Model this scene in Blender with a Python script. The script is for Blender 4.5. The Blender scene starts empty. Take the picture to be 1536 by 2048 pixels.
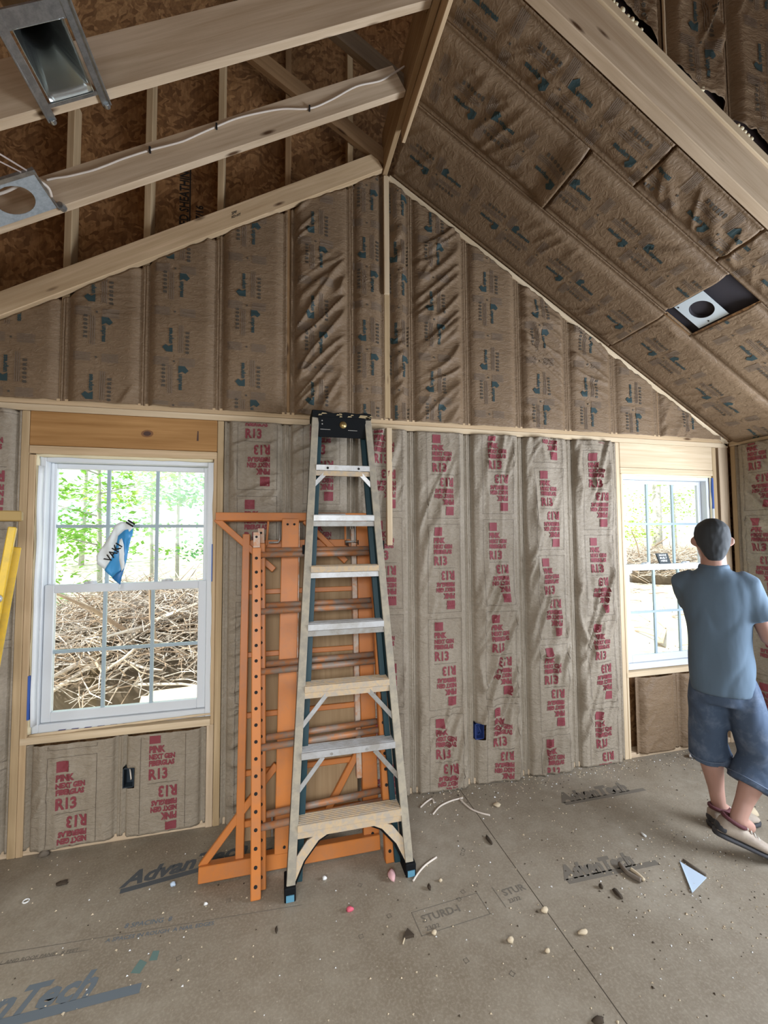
import bpy, bmesh, math, random
from mathutils import Vector, Matrix, noise
R = math.radians
C = bpy.context.scene.collection
SC = bpy.context.scene
S = 0.4064                                    # stud spacing

# ------------------------------------------------------------------ camera, sky, sun, exposure
cam_d = bpy.data.cameras.new('camera'); cam = bpy.data.objects.new('camera', cam_d); C.objects.link(cam)
cam_d.sensor_fit = 'VERTICAL'; cam_d.sensor_height = 36.0; cam_d.lens = 36.0*854.4/2048.0
cam_d.clip_start = 0.02; cam_d.clip_end = 200
_r = Vector((0.97024368, -0.24205408, -0.00608477)); _u = Vector((-0.00592143, -0.04884291, 0.99878892)); _f = Vector((0.24205813, 0.96903261, 0.04882283))
cam.matrix_world = Matrix(((_r.x, _u.x, -_f.x, -0.7036), (_r.y, _u.y, -_f.y, -2.7082), (_r.z, _u.z, -_f.z, 1.6803), (0, 0, 0, 1)))
SC.camera = cam
SC.view_settings.view_transform = 'Standard'; SC.view_settings.look = 'None'; SC.view_settings.gamma = 1.0
SC.view_settings.use_curve_mapping = False
SC.view_settings.exposure = 0.30
w = bpy.data.worlds.new('sky'); SC.world = w; w.use_nodes = True
bg = w.node_tree.nodes['Background']; bg.inputs[0].default_value = (0.86, 0.94, 1.0, 1); bg.inputs[1].default_value = 1.45
sun_d = bpy.data.lights.new('sun', 'SUN'); sun_d.energy = 8.0; sun_d.angle = R(2); sun_d.color = (1, .95, .86)
sun = bpy.data.objects.new('sun', sun_d); C.objects.link(sun)
sun.rotation_euler = Vector((0.62, 0.22, -0.75)).to_track_quat('-Z', 'Y').to_euler()
def area(name, loc, target, sx, sy, power, col):
    d = bpy.data.lights.new(name, 'AREA'); d.shape = 'RECTANGLE'; d.size = sx; d.size_y = sy; d.energy = power; d.color = col
    o = bpy.data.objects.new(name, d); C.objects.link(o); o.location = loc
    o.rotation_euler = (Vector(target)-Vector(loc)).to_track_quat('-Z', 'Z').to_euler(); return o
rear = area('rear_floor_bounce_fill', (-1.3, -4.2, 2.1), (-1.25, -1.5, 0), 2.8, 1.4, 52, (.93, .97, 1.0)); rear.data.spread = R(110)  # unseen fill added to bounce off the floor, standing in for rear daylight
area('daylight_side_window', (2.95, -1.95, 1.40), (1.1, -1.1, 2.0), 1.0, 1.4, 120, (.80, .88, 1.0))

# ------------------------------------------------------------------ materials
def mat(name, col, rough=.6, metal=0.0, spec=.4, build=None, emit=None):
    m = bpy.data.materials.new(name); m.use_nodes = True
    nt = m.node_tree; b = nt.nodes['Principled BSDF']
    b.inputs['Base Color'].default_value = (*col, 1); b.inputs['Roughness'].default_value = rough
    b.inputs['Metallic'].default_value = metal; b.inputs['Specular IOR Level'].default_value = spec
    if build: build(nt, b)
    return m
def N(nt, t, **kw):
    n = nt.nodes.new(t)
    for k, v in kw.items():
        if k in n.inputs: n.inputs[k].default_value = v
        else: setattr(n, k, v)
    return n
def coords(nt, kind, scale=(1, 1, 1), rot=(0, 0, 0)):
    tc = N(nt, 'ShaderNodeTexCoord'); mp = N(nt, 'ShaderNodeMapping')
    mp.inputs['Scale'].default_value = scale; mp.inputs['Rotation'].default_value = rot
    nt.links.new(tc.outputs[kind], mp.inputs['Vector']); return mp.outputs['Vector']
def ramp(nt, fac, stops):
    r = N(nt, 'ShaderNodeValToRGB'); e = r.color_ramp.elements
    while len(e) < len(stops): e.new(.5)
    for i, (p, c) in enumerate(stops): e[i].position = p; e[i].color = (*c, 1)
    nt.links.new(fac, r.inputs[0]); return r.outputs[0]
def mix(nt, fac, a, b, mode='MIX'):
    m = N(nt, 'ShaderNodeMix', data_type='RGBA', blend_type=mode)
    for s, v in ((m.inputs[0], fac), (m.inputs[6], a), (m.inputs[7], b)):
        if hasattr(v, 'is_linked') or isinstance(v, bpy.types.NodeSocket): nt.links.new(v, s)
        elif isinstance(v, tuple): s.default_value = (*v, 1)
        else: s.default_value = v
    return m.outputs[2]
def noise_tex(nt, vec, scale, detail=3, rough=.55, dist=0):
    n = N(nt, 'ShaderNodeTexNoise'); n.inputs['Scale'].default_value = scale; n.inputs['Detail'].default_value = detail
    n.inputs['Roughness'].default_value = rough; n.inputs['Distortion'].default_value = dist
    nt.links.new(vec, n.inputs['Vector']); return n.outputs['Fac']
def bump(nt, b, h, strength=.3, dist=.01):
    n = N(nt, 'ShaderNodeBump'); n.inputs['Strength'].default_value = strength; n.inputs['Distance'].default_value = dist
    nt.links.new(h, n.inputs['Height']); nt.links.new(n.outputs[0], b.inputs['Normal'])

def wood(name, dark, light, knot=(.09, .045, .02), knots=True, rough=.7):
    def f(nt, b):
        v = coords(nt, 'UV', (1.6, 34, 1)); g = noise_tex(nt, v, 1.0, 4, .6, .35)
        col = ramp(nt, g, [(.28, dark), (.5, tuple((a+c)/2 for a, c in zip(dark, light))), (.72, light)])
        v2 = coords(nt, 'UV', (.7, 2.2, 1)); g2 = noise_tex(nt, v2, 2.0, 2)
        col = mix(nt, ramp(nt, g2, [(.35, (0, 0, 0)), (.7, (.45, .45, .45))]), col, tuple(c*.78 for c in dark))
        if knots:
            vk = coords(nt, 'UV', (2.3, 9, 1)); vo = N(nt, 'ShaderNodeTexVoronoi'); vo.inputs['Scale'].default_value = 1.0
            nt.links.new(vk, vo.inputs['Vector'])
            k = ramp(nt, vo.outputs['Distance'], [(.05, (1, 1, 1)), (.12, (0, 0, 0))])
            col = mix(nt, k, col, knot)
        nt.links.new(col, b.inputs['Base Color']); bump(nt, b, g, .12, .004)
    return mat(name, light, rough, build=f, spec=.25)
PINE = wood('pine_lumber', (.47, .325, .18), (.70, .52, .33))
PINE_PALE = wood('pale_pine_lumber', (.56, .42, .26), (.74, .60, .42), knots=False)
PINE_OR = wood('amber_pine_board', (.36, .185, .065), (.56, .33, .14), knots=False)
PINE_DK = wood('shade_darkened_lumber', (.24, .14, .065), (.36, .22, .11))  # dark tone puts the shade of stud gaps and roof cavity into the wood
PINE_WEATHER = wood('weathered_lumber', (.47, .34, .215), (.72, .575, .415))
STUD = wood('stud_lumber', (.40, .28, .15), (.58, .43, .26))
PLY = wood('plywood_face', (.27, .17, .085), (.40, .27, .15), knots=False)

def osb_build(nt, b):
    v = coords(nt, 'Object'); d = noise_tex(nt, v, 7, 2)
    vm = N(nt, 'ShaderNodeVectorMath', operation='ADD'); sc = N(nt, 'ShaderNodeVectorMath', operation='SCALE'); sc.inputs['Scale'].default_value = .22
    cb = N(nt, 'ShaderNodeCombineXYZ'); nt.links.new(d, cb.inputs[0]); nt.links.new(d, cb.inputs[2]); nt.links.new(cb.outputs[0], sc.inputs[0])
    nt.links.new(v, vm.inputs[0]); nt.links.new(sc.outputs[0], vm.inputs[1])
    vo = N(nt, 'ShaderNodeTexVoronoi'); vo.inputs['Scale'].default_value = 40; nt.links.new(vm.outputs[0], vo.inputs['Vector'])
    sx = N(nt, 'ShaderNodeSeparateColor'); nt.links.new(vo.outputs['Color'], sx.inputs[0])
    col = ramp(nt, sx.outputs[0], [(0, (.15, .070, .026)), (.45, (.25, .126, .05)), (.95, (.37, .20, .085))])
    f = noise_tex(nt, coords(nt, 'Object', (70, 70, 18)), 1.0, 3)
    col = mix(nt, ramp(nt, f, [(.35, (0, 0, 0)), (.75, (.5, .5, .5))]), col, (.07, .03, .012))
    nt.links.new(col, b.inputs['Base Color']); bump(nt, b, sx.outputs[0], .2, .003)
OSB = mat('strand_board', (.2, .1, .05), .75, build=osb_build, spec=.25)

def floor_build(nt, b):
    v = coords(nt, 'Object'); n1 = noise_tex(nt, v, 1.3, 5, .65, .4); n2 = noise_tex(nt, v, 11, 4, .7); n3 = noise_tex(nt, v, 90, 2, .7)
    col = ramp(nt, n1, [(.28, (.175, .137, .092)), (.48, (.262, .222, .165)), (.72, (.345, .305, .24))])
    col = mix(nt, ramp(nt, n2, [(.35, (0, 0, 0)), (.75, (.7, .7, .7))]), col, (.185, .147, .103))
    col = mix(nt, ramp(nt, n3, [(.45, (0, 0, 0)), (.8, (.55, .55, .55))]), col, (.40, .345, .27))
    vo = N(nt, 'ShaderNodeTexVoronoi'); vo.inputs['Scale'].default_value = 30; nt.links.new(v, vo.inputs['Vector'])
    sp = ramp(nt, vo.outputs['Distance'], [(.06, (1, 1, 1)), (.10, (0, 0, 0))])
    sel = N(nt, 'ShaderNodeSeparateColor'); nt.links.new(vo.outputs['Color'], sel.inputs[0])
    gate = ramp(nt, sel.outputs[1], [(.62, (0, 0, 0)), (.66, (.8, .8, .8))])
    col = mix(nt, mix(nt, 1.0, sp, gate, 'MULTIPLY'), col, (.50, .44, .34))
    xyz = N(nt, 'ShaderNodeSeparateXYZ'); nt.links.new(v, xyz.inputs[0])
    # panel joints: one long seam along Y and seams along X
    def line(sock, pos, wid):
        a = N(nt, 'ShaderNodeMath', operation='SUBTRACT'); a.inputs[1].default_value = pos; nt.links.new(sock, a.inputs[0])
        c = N(nt, 'ShaderNodeMath', operation='ABSOLUTE'); nt.links.new(a.outputs[0], c.inputs[0])
        d = N(nt, 'ShaderNodeMath', operation='LESS_THAN'); d.inputs[1].default_value = wid; nt.links.new(c.outputs[0], d.inputs[0]); return d.outputs[0]
    for s_, p_ in ((xyz.outputs[0], .465), (xyz.outputs[1], .02)):
        col = mix(nt, line(s_, p_, .0022), col, (.05, .036, .022))
    nt.links.new(col, b.inputs['Base Color']); bump(nt, b, n3, .15, .002)
FLOOR = mat('dusty_subfloor', (.22, .17, .12), .62, build=floor_build, spec=.45)

def kraft(name, dark, light, tint):
    def f(nt, b):
        v = coords(nt, 'Object'); n1 = noise_tex(nt, v, 3, 4, .6); n2 = noise_tex(nt, v, 60, 3, .7)
        col = ramp(nt, n1, [(.3, dark), (.7, light)])
        col = mix(nt, ramp(nt, n2, [(.3, (0, 0, 0)), (.75, (.5, .5, .5))]), col, tint)
        nt.links.new(col, b.inputs['Base Color'])
        w1 = noise_tex(nt, coords(nt, 'Object', (1, 1, 2.2)), 22, 4, .62, .9); bump(nt, b, w1, .6, .013)
    return mat(name, light, .58, build=f, spec=.32)
KRAFT_UP = kraft('brown_kraft_paper', (.178, .116, .066), (.245, .166, .098), (.145, .090, .049))
KRAFT_LO = kraft('grey_kraft_paper', (.27, .222, .162), (.36, .305, .235), (.20, .158, .11))
TEAL = mat('teal_ink', (.024, .048, .05), .7); INK = mat('dark_ink', (.065, .054, .04), .7)
INKFINE = mat('fine_grey_ink', (.165, .12, .085), .7); RED = mat('rose_red_ink', (.215, .042, .052), .7)
REDF = mat('faded_rose_ink', (.27, .10, .095), .7); LINEINK = mat('thin_line_ink', (.13, .10, .075), .7)
FLOORINK = mat('grey_floor_ink', (.075, .082, .088), .7); FLOORINK2 = mat('faint_floor_ink', (.155, .135, .108), .7)
GREENINK = mat('green_floor_ink', (.12, .19, .17), .7)
VINYL = mat('white_vinyl', (.66, .69, .72), .35, spec=.5)
GRID = mat('grey_grille', (.36, .45, .50), .4)
def glass_mat():
    m = bpy.data.materials.new('window_glass'); m.use_nodes = True; nt = m.node_tree; nt.nodes.clear()
    o = N(nt, 'ShaderNodeOutputMaterial'); t = N(nt, 'ShaderNodeBsdfTransparent'); t.inputs[0].default_value = (.97, .99, .98, 1)
    g = N(nt, 'ShaderNodeBsdfGlossy'); g.inputs['Roughness'].default_value = .03
    mx = N(nt, 'ShaderNodeMixShader'); mx.inputs[0].default_value = .03
    nt.links.new(t.outputs[0], mx.inputs[1]); nt.links.new(g.outputs[0], mx.inputs[2]); nt.links.new(mx.outputs[0], o.inputs[0]); return m
GLASS = glass_mat()
FOAM = mat('cream_spray_foam', (.72, .64, .44), .8); TAPE = mat('blue_flashing_tape', (.05, .12, .42), .45); WRAP = mat('white_house_wrap', (.75, .77, .78), .5)
def dirty(name, base, dirt, scale=14, lo=.42, hi=.62, rough=.5, metal=0., spec=.4, kind='Object'):
    def f(nt, b):
        n = noise_tex(nt, coords(nt, kind), scale, 5, .7, .3)
        nt.links.new(ramp(nt, n, [(lo, base), (hi, dirt)]), b.inputs['Base Color'])
    return mat(name, base, rough, metal, spec, build=f)
ORANGE = dirty('orange_scaffold_paint', (.50, .165, .034), (.40, .155, .055), 9, .45, .75, .45)
ORANGE_W = dirty('worn_orange_paint', (.50, .24, .12), (.50, .40, .32), 16, .38, .54, .55)
STEELPIPE = dirty('worn_steel_rung', (.42, .17, .065), (.25, .20, .16), 20, .4, .6, .5, .1)
HOLE = mat('hole_black', (.012, .01, .009), .9)
RAIL = dirty('weathered_fibreglass_edge', (.36, .31, .23), (.27, .24, .19), 20, .4, .6, .7)
RAILTEAL = mat('dark_teal_fibreglass', (.012, .042, .052), .5); ALU = dirty('aluminium', (.55, .55, .55), (.42, .40, .37), 12, .4, .65, .42, .5)
ALUDULL = dirty('dull_aluminium', (.36, .35, .33), (.28, .25, .21), 16, .4, .65, .5, .4)
DUST = dirty('sawdust_caked_metal', (.52, .38, .23), (.40, .34, .27), 35, .4, .62, .85)
BLACKP = mat('black_plastic', (.008, .009, .010), .75, spec=.10); SCUFF = mat('scuffed_tan_edge', (.34, .26, .14), .6); BRASS = mat('brass_badge', (.45, .33, .14), .35, .8)
BLUEFOOT = mat('blue_foot_pad', (.10, .26, .36), .5)
YELLOW = dirty('yellow_fibreglass', (.74, .47, .03), (.55, .36, .05), 10, .45, .7, .4); YELLOW_CAP = mat('tan_ladder_top', (.34, .22, .07), .6)
GALV = dirty('galvanised_steel', (.46, .48, .49), (.33, .35, .36), 25, .42, .6, .30, .85)
GALVP = dirty('galvanised_plate', (.46, .52, .56), (.36, .41, .45), 40, .42, .6, .5, .35)
WHITEP = mat('bright_metal_plate', (.62, .70, .74), .45, .2)
CABLE = mat('white_cable_sheath', (.66, .58, .50), .5); CABLEPINK = mat('pinkish_cable_sheath', (.52, .43, .38), .5)
BLUEBOX = mat('blue_plastic_box', (.03, .055, .19), .45); DARKBOX = mat('dark_box_inside', (.02, .03, .04), .6)
SKIN = mat('skin', (.47, .27, .21), .55); HAIR = mat('dark_brown_hair', (.045, .05, .055), .8)
def shirt_build(nt, b):
    n = noise_tex(nt, coords(nt, 'Object', (1, 1, .4)), 9, 3); bump(nt, b, n, .25, .02)
SHIRT = mat('hazed_slate_cotton', (.12, .17, .225), .85, build=shirt_build, spec=.15)  # slate blue lifted so the base colour carries the hazy glare
DENIM = dirty('dark_washed_denim', (.075, .105, .16), (.15, .185, .25), 9, .5, .72, .85, spec=.15); DENIMSEAM = mat('denim_seam', (.14, .18, .25), .8)  # denim base lifted for the same haze; wash patches are its own
SHOE = dirty('dusty_beige_suede', (.42, .35, .28), (.33, .27, .22), 14, .4, .65, .8); SOLE = mat('dark_rubber_sole', (.045, .045, .05), .7); SHOELINE = mat('dark_red_collar', (.10, .03, .035), .8)
LACE = mat('pale_lace', (.55, .52, .46), .8)
BLUEPL = mat('blue_plastic_film', (.06, .32, .66), .35); WHITEPL = mat('white_plastic_film', (.70, .74, .74), .4); DKBLUEPL = mat('dark_blue_film', (.02, .15, .38), .35)
CARDB = mat('pale_cardboard', (.74, .60, .40), .75)
CHIP = mat('wood_chip', (.55, .45, .31), .8); DARKCHIP = mat('dark_bark_chip', (.05, .035, .022), .9); PINKFL = mat('pink_fluff', (.62, .36, .36), .95); WHITECR = mat('white_crumb', (.72, .72, .70), .8)
PAPERBL = mat('pale_blue_paper', (.48, .58, .70), .6); BROWNSTRIP = mat('crumpled_brown_strip', (.16, .13, .10), .8); HOTPINK = mat('hot_pink_scrap', (.62, .11, .16), .7)
def leaf_mat(name, col, tr):
    m = bpy.data.materials.new(name); m.use_nodes = True; nt = m.node_tree; nt.nodes.clear()
    o = N(nt, 'ShaderNodeOutputMaterial'); d = N(nt, 'ShaderNodeBsdfDiffuse'); d.inputs[0].default_value = (*col, 1)
    t = N(nt, 'ShaderNodeBsdfTranslucent'); t.inputs[0].default_value = (*tr, 1); mx = N(nt, 'ShaderNodeMixShader'); mx.inputs[0].default_value = .5
    nt.links.new(d.outputs[0], mx.inputs[1]); nt.links.new(t.outputs[0], mx.inputs[2]); nt.links.new(mx.outputs[0], o.inputs[0]); return m
LEAF1 = leaf_mat('bright_leaf', (.20, .40, .09), (.32, .60, .12)); LEAF2 = leaf_mat('yellow_green_leaf', (.38, .52, .12), (.52, .72, .16)); LEAF3 = leaf_mat('cool_green_leaf', (.13, .33, .14), (.24, .52, .24))
BARK = dirty('pale_grey_bark', (.62, .60, .58), (.45, .42, .40), 12, .4, .6, .9); TWIG = dirty('dry_twig', (.46, .36, .27), (.30, .22, .16), 3, .4, .6, .9); TWIG2 = dirty('pale_grey_twig', (.60, .55, .50), (.42, .36, .31), 3, .4, .6, .9)
GROUND = dirty('pale_leaf_litter', (.68, .62, .54), (.40, .40, .26), 1.6, .40, .68, .95)

# ------------------------------------------------------------------ mesh helper
ORG = {}
class MB:
    def __init__(s): s.v = []; s.f = []; s.m = []; s.uv = []
    def add(s, verts, faces, mi=0, uvs=None):
        o = len(s.v); s.v += [Vector(p) for p in verts]
        for k, f in enumerate(faces):
            s.f.append(tuple(i+o for i in f)); s.m.append(mi); s.uv.append(uvs[k] if uvs else [(0, 0)]*len(f))
    def beam(s, p0, p1, w_, h_, side=(0, 1, 0), mi=0, off=None):
        """A bar from p0 to p1; w_ across SIDE, h_ across the third axis; p0/p1 on its centre line."""
        p0 = Vector(p0); p1 = Vector(p1); d = (p1-p0); L = d.length; d.normalize(); a = Vector(side); a = (a-d*a.dot(d)).normalized(); b = d.cross(a)
        c = [p0+a*(x*w_/2)+b*(y*h_/2) for x, y in ((-1, -1), (1, -1), (1, 1), (-1, 1))]; c += [q+d*L for q in c]
        fs = [(0, 1, 5, 4), (1, 2, 6, 5), (2, 3, 7, 6), (3, 0, 4, 7), (3, 2, 1, 0), (4, 5, 6, 7)]
        ou, ov = (random.random()*9, random.random()*9) if off is None else off
        uv = []; acc = ov
        for k, f in enumerate(fs):
            if k < 4:
                ww = w_ if k % 2 == 0 else h_
                uv.append([(ou, acc), (ou, acc+ww), (ou+L, acc+ww), (ou+L, acc)]); acc += ww
            else: uv.append([(ou, ov), (ou+.02, ov), (ou+.02, ov+h_), (ou, ov+h_)])
        s.add(c, fs, mi, uv)
    def box(s, x0, x1, y0, y1, z0, z1, mi=0):
        dx, dy, dz = x1-x0, y1-y0, z1-z0; c = ((x0+x1)/2, (y0+y1)/2, (z0+z1)/2)
        if dx >= dy and dx >= dz: s.beam((x0, c[1], c[2]), (x1, c[1], c[2]), dy, dz, (0, 1, 0), mi)
        elif dz >= dy: s.beam((c[0], c[1], z0), (c[0], c[1], z1), dx, dy, (1, 0, 0), mi)
        else: s.beam((c[0], y0, c[2]), (c[0], y1, c[2]), dx, dz, (1, 0, 0), mi)
    def tube(s, pts, rad, n=10, mi=0, caps=True):
        pts = [Vector(p) for p in pts]; k = len(pts); rads = rad if isinstance(rad, (list, tuple)) else [rad]*k
        rings = []; prev = None
        for i, p in enumerate(pts):
            t = (pts[min(i+1, k-1)]-pts[max(i-1, 0)]).normalized()
            if prev is None: a = t.orthogonal().normalized()
            else: a = (prev-t*prev.dot(t)); a = a.normalized() if a.length > 1e-6 else t.orthogonal().normalized()
            prev = a; b = t.cross(a); rings.append([p+(a*math.cos(2*math.pi*j/n)+b*math.sin(2*math.pi*j/n))*rads[i] for j in range(n)])
        vs = [q for r_ in rings for q in r_]; fs = []; uv = []; l = 0
        for i in range(k-1):
            l2 = l+(pts[i+1]-pts[i]).length
            for j in range(n):
                fs.append((i*n+j, i*n+(j+1) % n, (i+1)*n+(j+1) % n, (i+1)*n+j)); uv.append([(l, j*.02), (l, j*.02+.02), (l2, j*.02+.02), (l2, j*.02)])
            l = l2
        if caps: fs += [tuple(range(n-1, -1, -1)), tuple(range((k-1)*n, k*n))]; uv += [[(0, 0)]*n]*2
        s.add(vs, fs, mi, uv)
    def loft(s, rings, mi=0, caps=True, close=True):
        n = len(rings[0]); vs = [q for r_ in rings for q in r_]; fs = []
        for i in range(len(rings)-1):
            for j in range(n if close else n-1): fs.append((i*n+j, i*n+(j+1) % n, (i+1)*n+(j+1) % n, (i+1)*n+j))
        if caps: fs += [tuple(range(n-1, -1, -1)), tuple(range((len(rings)-1)*n, len(rings)*n))]
        s.add(vs, fs, mi)
    def prism(s, poly, O, U, V, Nn, depth, mi=0):
        O, U, V, Nn = map(Vector, (O, U, V, Nn)); a = [O+U*x+V*y for x, y in poly]; b = [p+Nn*depth for p in a]; n = len(a)
        s.add(a+b, [tuple(range(n-1, -1, -1)), tuple(range(n, 2*n))]+[(i, (i+1) % n, n+(i+1) % n, n+i) for i in range(n)], mi)
    def lump(s, c, r, seed=0, sq=(1, 1, 1), mi=0, sub=2, rough=.3):
        bm = bmesh.new(); bmesh.ops.create_icosphere(bm, subdivisions=sub, radius=1)
        vs = []
        for v in bm.verts:
            k = 1+rough*noise.noise(v.co*1.6+Vector((seed*7.1, seed*3.3, seed)));  vs.append(Vector(c)+Vector((v.co.x*sq[0], v.co.y*sq[1], v.co.z*sq[2]))*r*k)
        s.add(vs, [tuple(v.index for v in f.verts) for f in bm.faces], mi); bm.free()
    def build(s, name, mats, parent=None, smooth=False, origin=None, bevel=0):
        o_ = Vector(origin) if origin is not None else (ORG[parent.name] if parent is not None else Vector((0, 0, 0)))
        me = bpy.data.meshes.new(name); me.from_pydata([v-o_ for v in s.v], [], s.f); me.update()
        ms = mats if isinstance(mats, (list, tuple)) else [mats]
        for m in ms: me.materials.append(m)
        me.polygons.foreach_set('material_index', s.m)
        ul = me.uv_layers.new(name='UVMap'); ul.data.foreach_set('uv', [c for f in s.uv for p in f for c in p])
        if smooth: me.polygons.foreach_set('use_smooth', [True]*len(me.polygons))
        ob = bpy.data.objects.new(name, me); C.objects.link(ob)
        if parent is not None: ob.parent = parent
        else: ob.location = o_
        ORG[ob.name] = o_
        if bevel:
            b = ob.modifiers.new('edge', 'BEVEL'); b.width = bevel; b.segments = 1; b.limit_method = 'ANGLE'
        return ob
def tag(o, label=None, cat=None, group=None, kind=None):
    if label: o['label'] = label
    if cat: o['category'] = cat
    if group: o['group'] = group
    if kind: o['kind'] = kind
    return o
def thing(name, loc, label, cat, group=None, kind=None):
    o = bpy.data.objects.new(name, None); C.objects.link(o); o.location = loc; o.empty_display_size = .1; ORG[o.name] = Vector(loc)
    return tag(o, label, cat, group, kind)

# ------------------------------------------------------------------ lettering
_tc = {}
def text2d(s, size, bold=0.0, align='LEFT', sx=1.0, shear=0.):
    k = (s, size, bold, align, sx, shear)
    if k in _tc: return _tc[k]
    cu = bpy.data.curves.new('lettering', 'FONT'); cu.body = s; cu.size = size; cu.offset = bold; cu.align_x = align; cu.resolution_u = 2; cu.shear = shear
    ob = bpy.data.objects.new('lettering', cu); me = ob.to_mesh()
    _tc[k] = ([(v.co.x*sx, v.co.y) for v in me.vertices], [tuple(p.vertices) for p in me.polygons])
    ob.to_mesh_clear(); bpy.data.objects.remove(ob); bpy.data.curves.remove(cu); return _tc[k]
def rect2d(x0, y0, x1, y1): return ([(x0, y0), (x1, y0), (x1, y1), (x0, y1)], [(0, 1, 2, 3)])
class Print:                                       # flat artwork: list of (verts2d, faces, material index)
    def __init__(s): s.p = []
    def t(s, txt, size, x, y, mi, bold=0., align='LEFT', sx=1., shear=0.):
        v, f = text2d(txt, size, bold, align, sx, shear); s.p.append(([(a+x, b+y) for a, b in v], f, mi)); return s
    def r(s, x0, y0, x1, y1, mi): v, f = rect2d(x0, y0, x1, y1); s.p.append((v, f, mi)); return s
    def poly(s, pts, mi): s.p.append((pts, [tuple(range(len(pts)))], mi)); return s
def lower_art():
    p = Print()
    p.r(-.072, .215, -.015, .272, 0).t('PINK', .048, -.073, .168, 0, .0028, sx=.74).t('NEXT GEN', .037, -.073, .131, 0, .0024, sx=.74).t('FIBERGLAS', .037, -.073, .096, 0, .0024, sx=.74)
    p.t('R13', .080, -.075, .022, 0, .0030, sx=.78); return p
def lower_lines():
    p = Print(); p.r(-.078, -.0012, .078, .0012, 1)
    for a in (-1, 1): p.r(-.115, a*.292-.001, .115, a*.292+.001, 1); p.r(a*.115-.001, -.292, a*.115+.001, .292, 1)
    return p
ART_LO, ART_LN = lower_art(), lower_lines()
def upper_art():
    p = Print()   # reading frame: x along the text
    p.poly([(0, -.004), (.046, -.004), (.032, .017), (.044, .034), (.026, .052), (.0, .031)], 0)
    p.t('unpress', .033, .048, .0, 0, .0014, sx=.92)
    p.t('8 0 8 0 R E', .026, -.005, -.092, 2, .0012, sx=1.15)
    for k in range(3): p.r(.0, -.040-k*.010, .165, -.036-k*.010, 3)
    return p
ART_UP = upper_art()
def fine_art():
    p = Print()
    for k in range(6):
        p.r(-.12, k*.0085, -.035, k*.0085+.004, 3); p.r(.02, k*.0085, .105, k*.0085+.004, 3)
    p.r(-.013, .02, -.003, .03, 2); return p
ART_FINE = fine_art()
def refine(art, lim=.016):
    for k, (vs, fs, mi) in enumerate(art.p):
        vs = list(vs); todo = []; out = []; mid = {}
        for f in fs:
            for i in range(1, len(f)-1): todo.append((f[0], f[i], f[i+1]))
        while todo:
            a, b, c = todo.pop(); e = sorted((((vs[i][0]-vs[j][0])**2+(vs[i][1]-vs[j][1])**2, i, j, o) for i, j, o in ((a, b, c), (b, c, a), (c, a, b))))[-1]
            if e[0] <= lim*lim: out.append((a, b, c)); continue
            _, i, j, o = e; key = (min(i, j), max(i, j))
            if key not in mid: mid[key] = len(vs); vs.append(((vs[i][0]+vs[j][0])/2, (vs[i][1]+vs[j][1])/2))
            m = mid[key]; todo += [(i, m, o), (m, j, o)]
        art.p[k] = (vs, out, mi)
    return art
for a_ in (ART_LO, ART_LN, ART_UP, ART_FINE): refine(a_)
def stamp(mb, art, ox, oy, ang, surf, ok):
    ca, sa = math.cos(ang), math.sin(ang)
    for vs, fs, mi in art.p:
        q = [(ox+x*ca-y*sa, oy+x*sa+y*ca) for x, y in vs]
        keep = [f for f in fs if all(ok(*q[i]) for i in f)]
        if keep: mb.add([surf(*a) for a in q], keep, mi)

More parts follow.
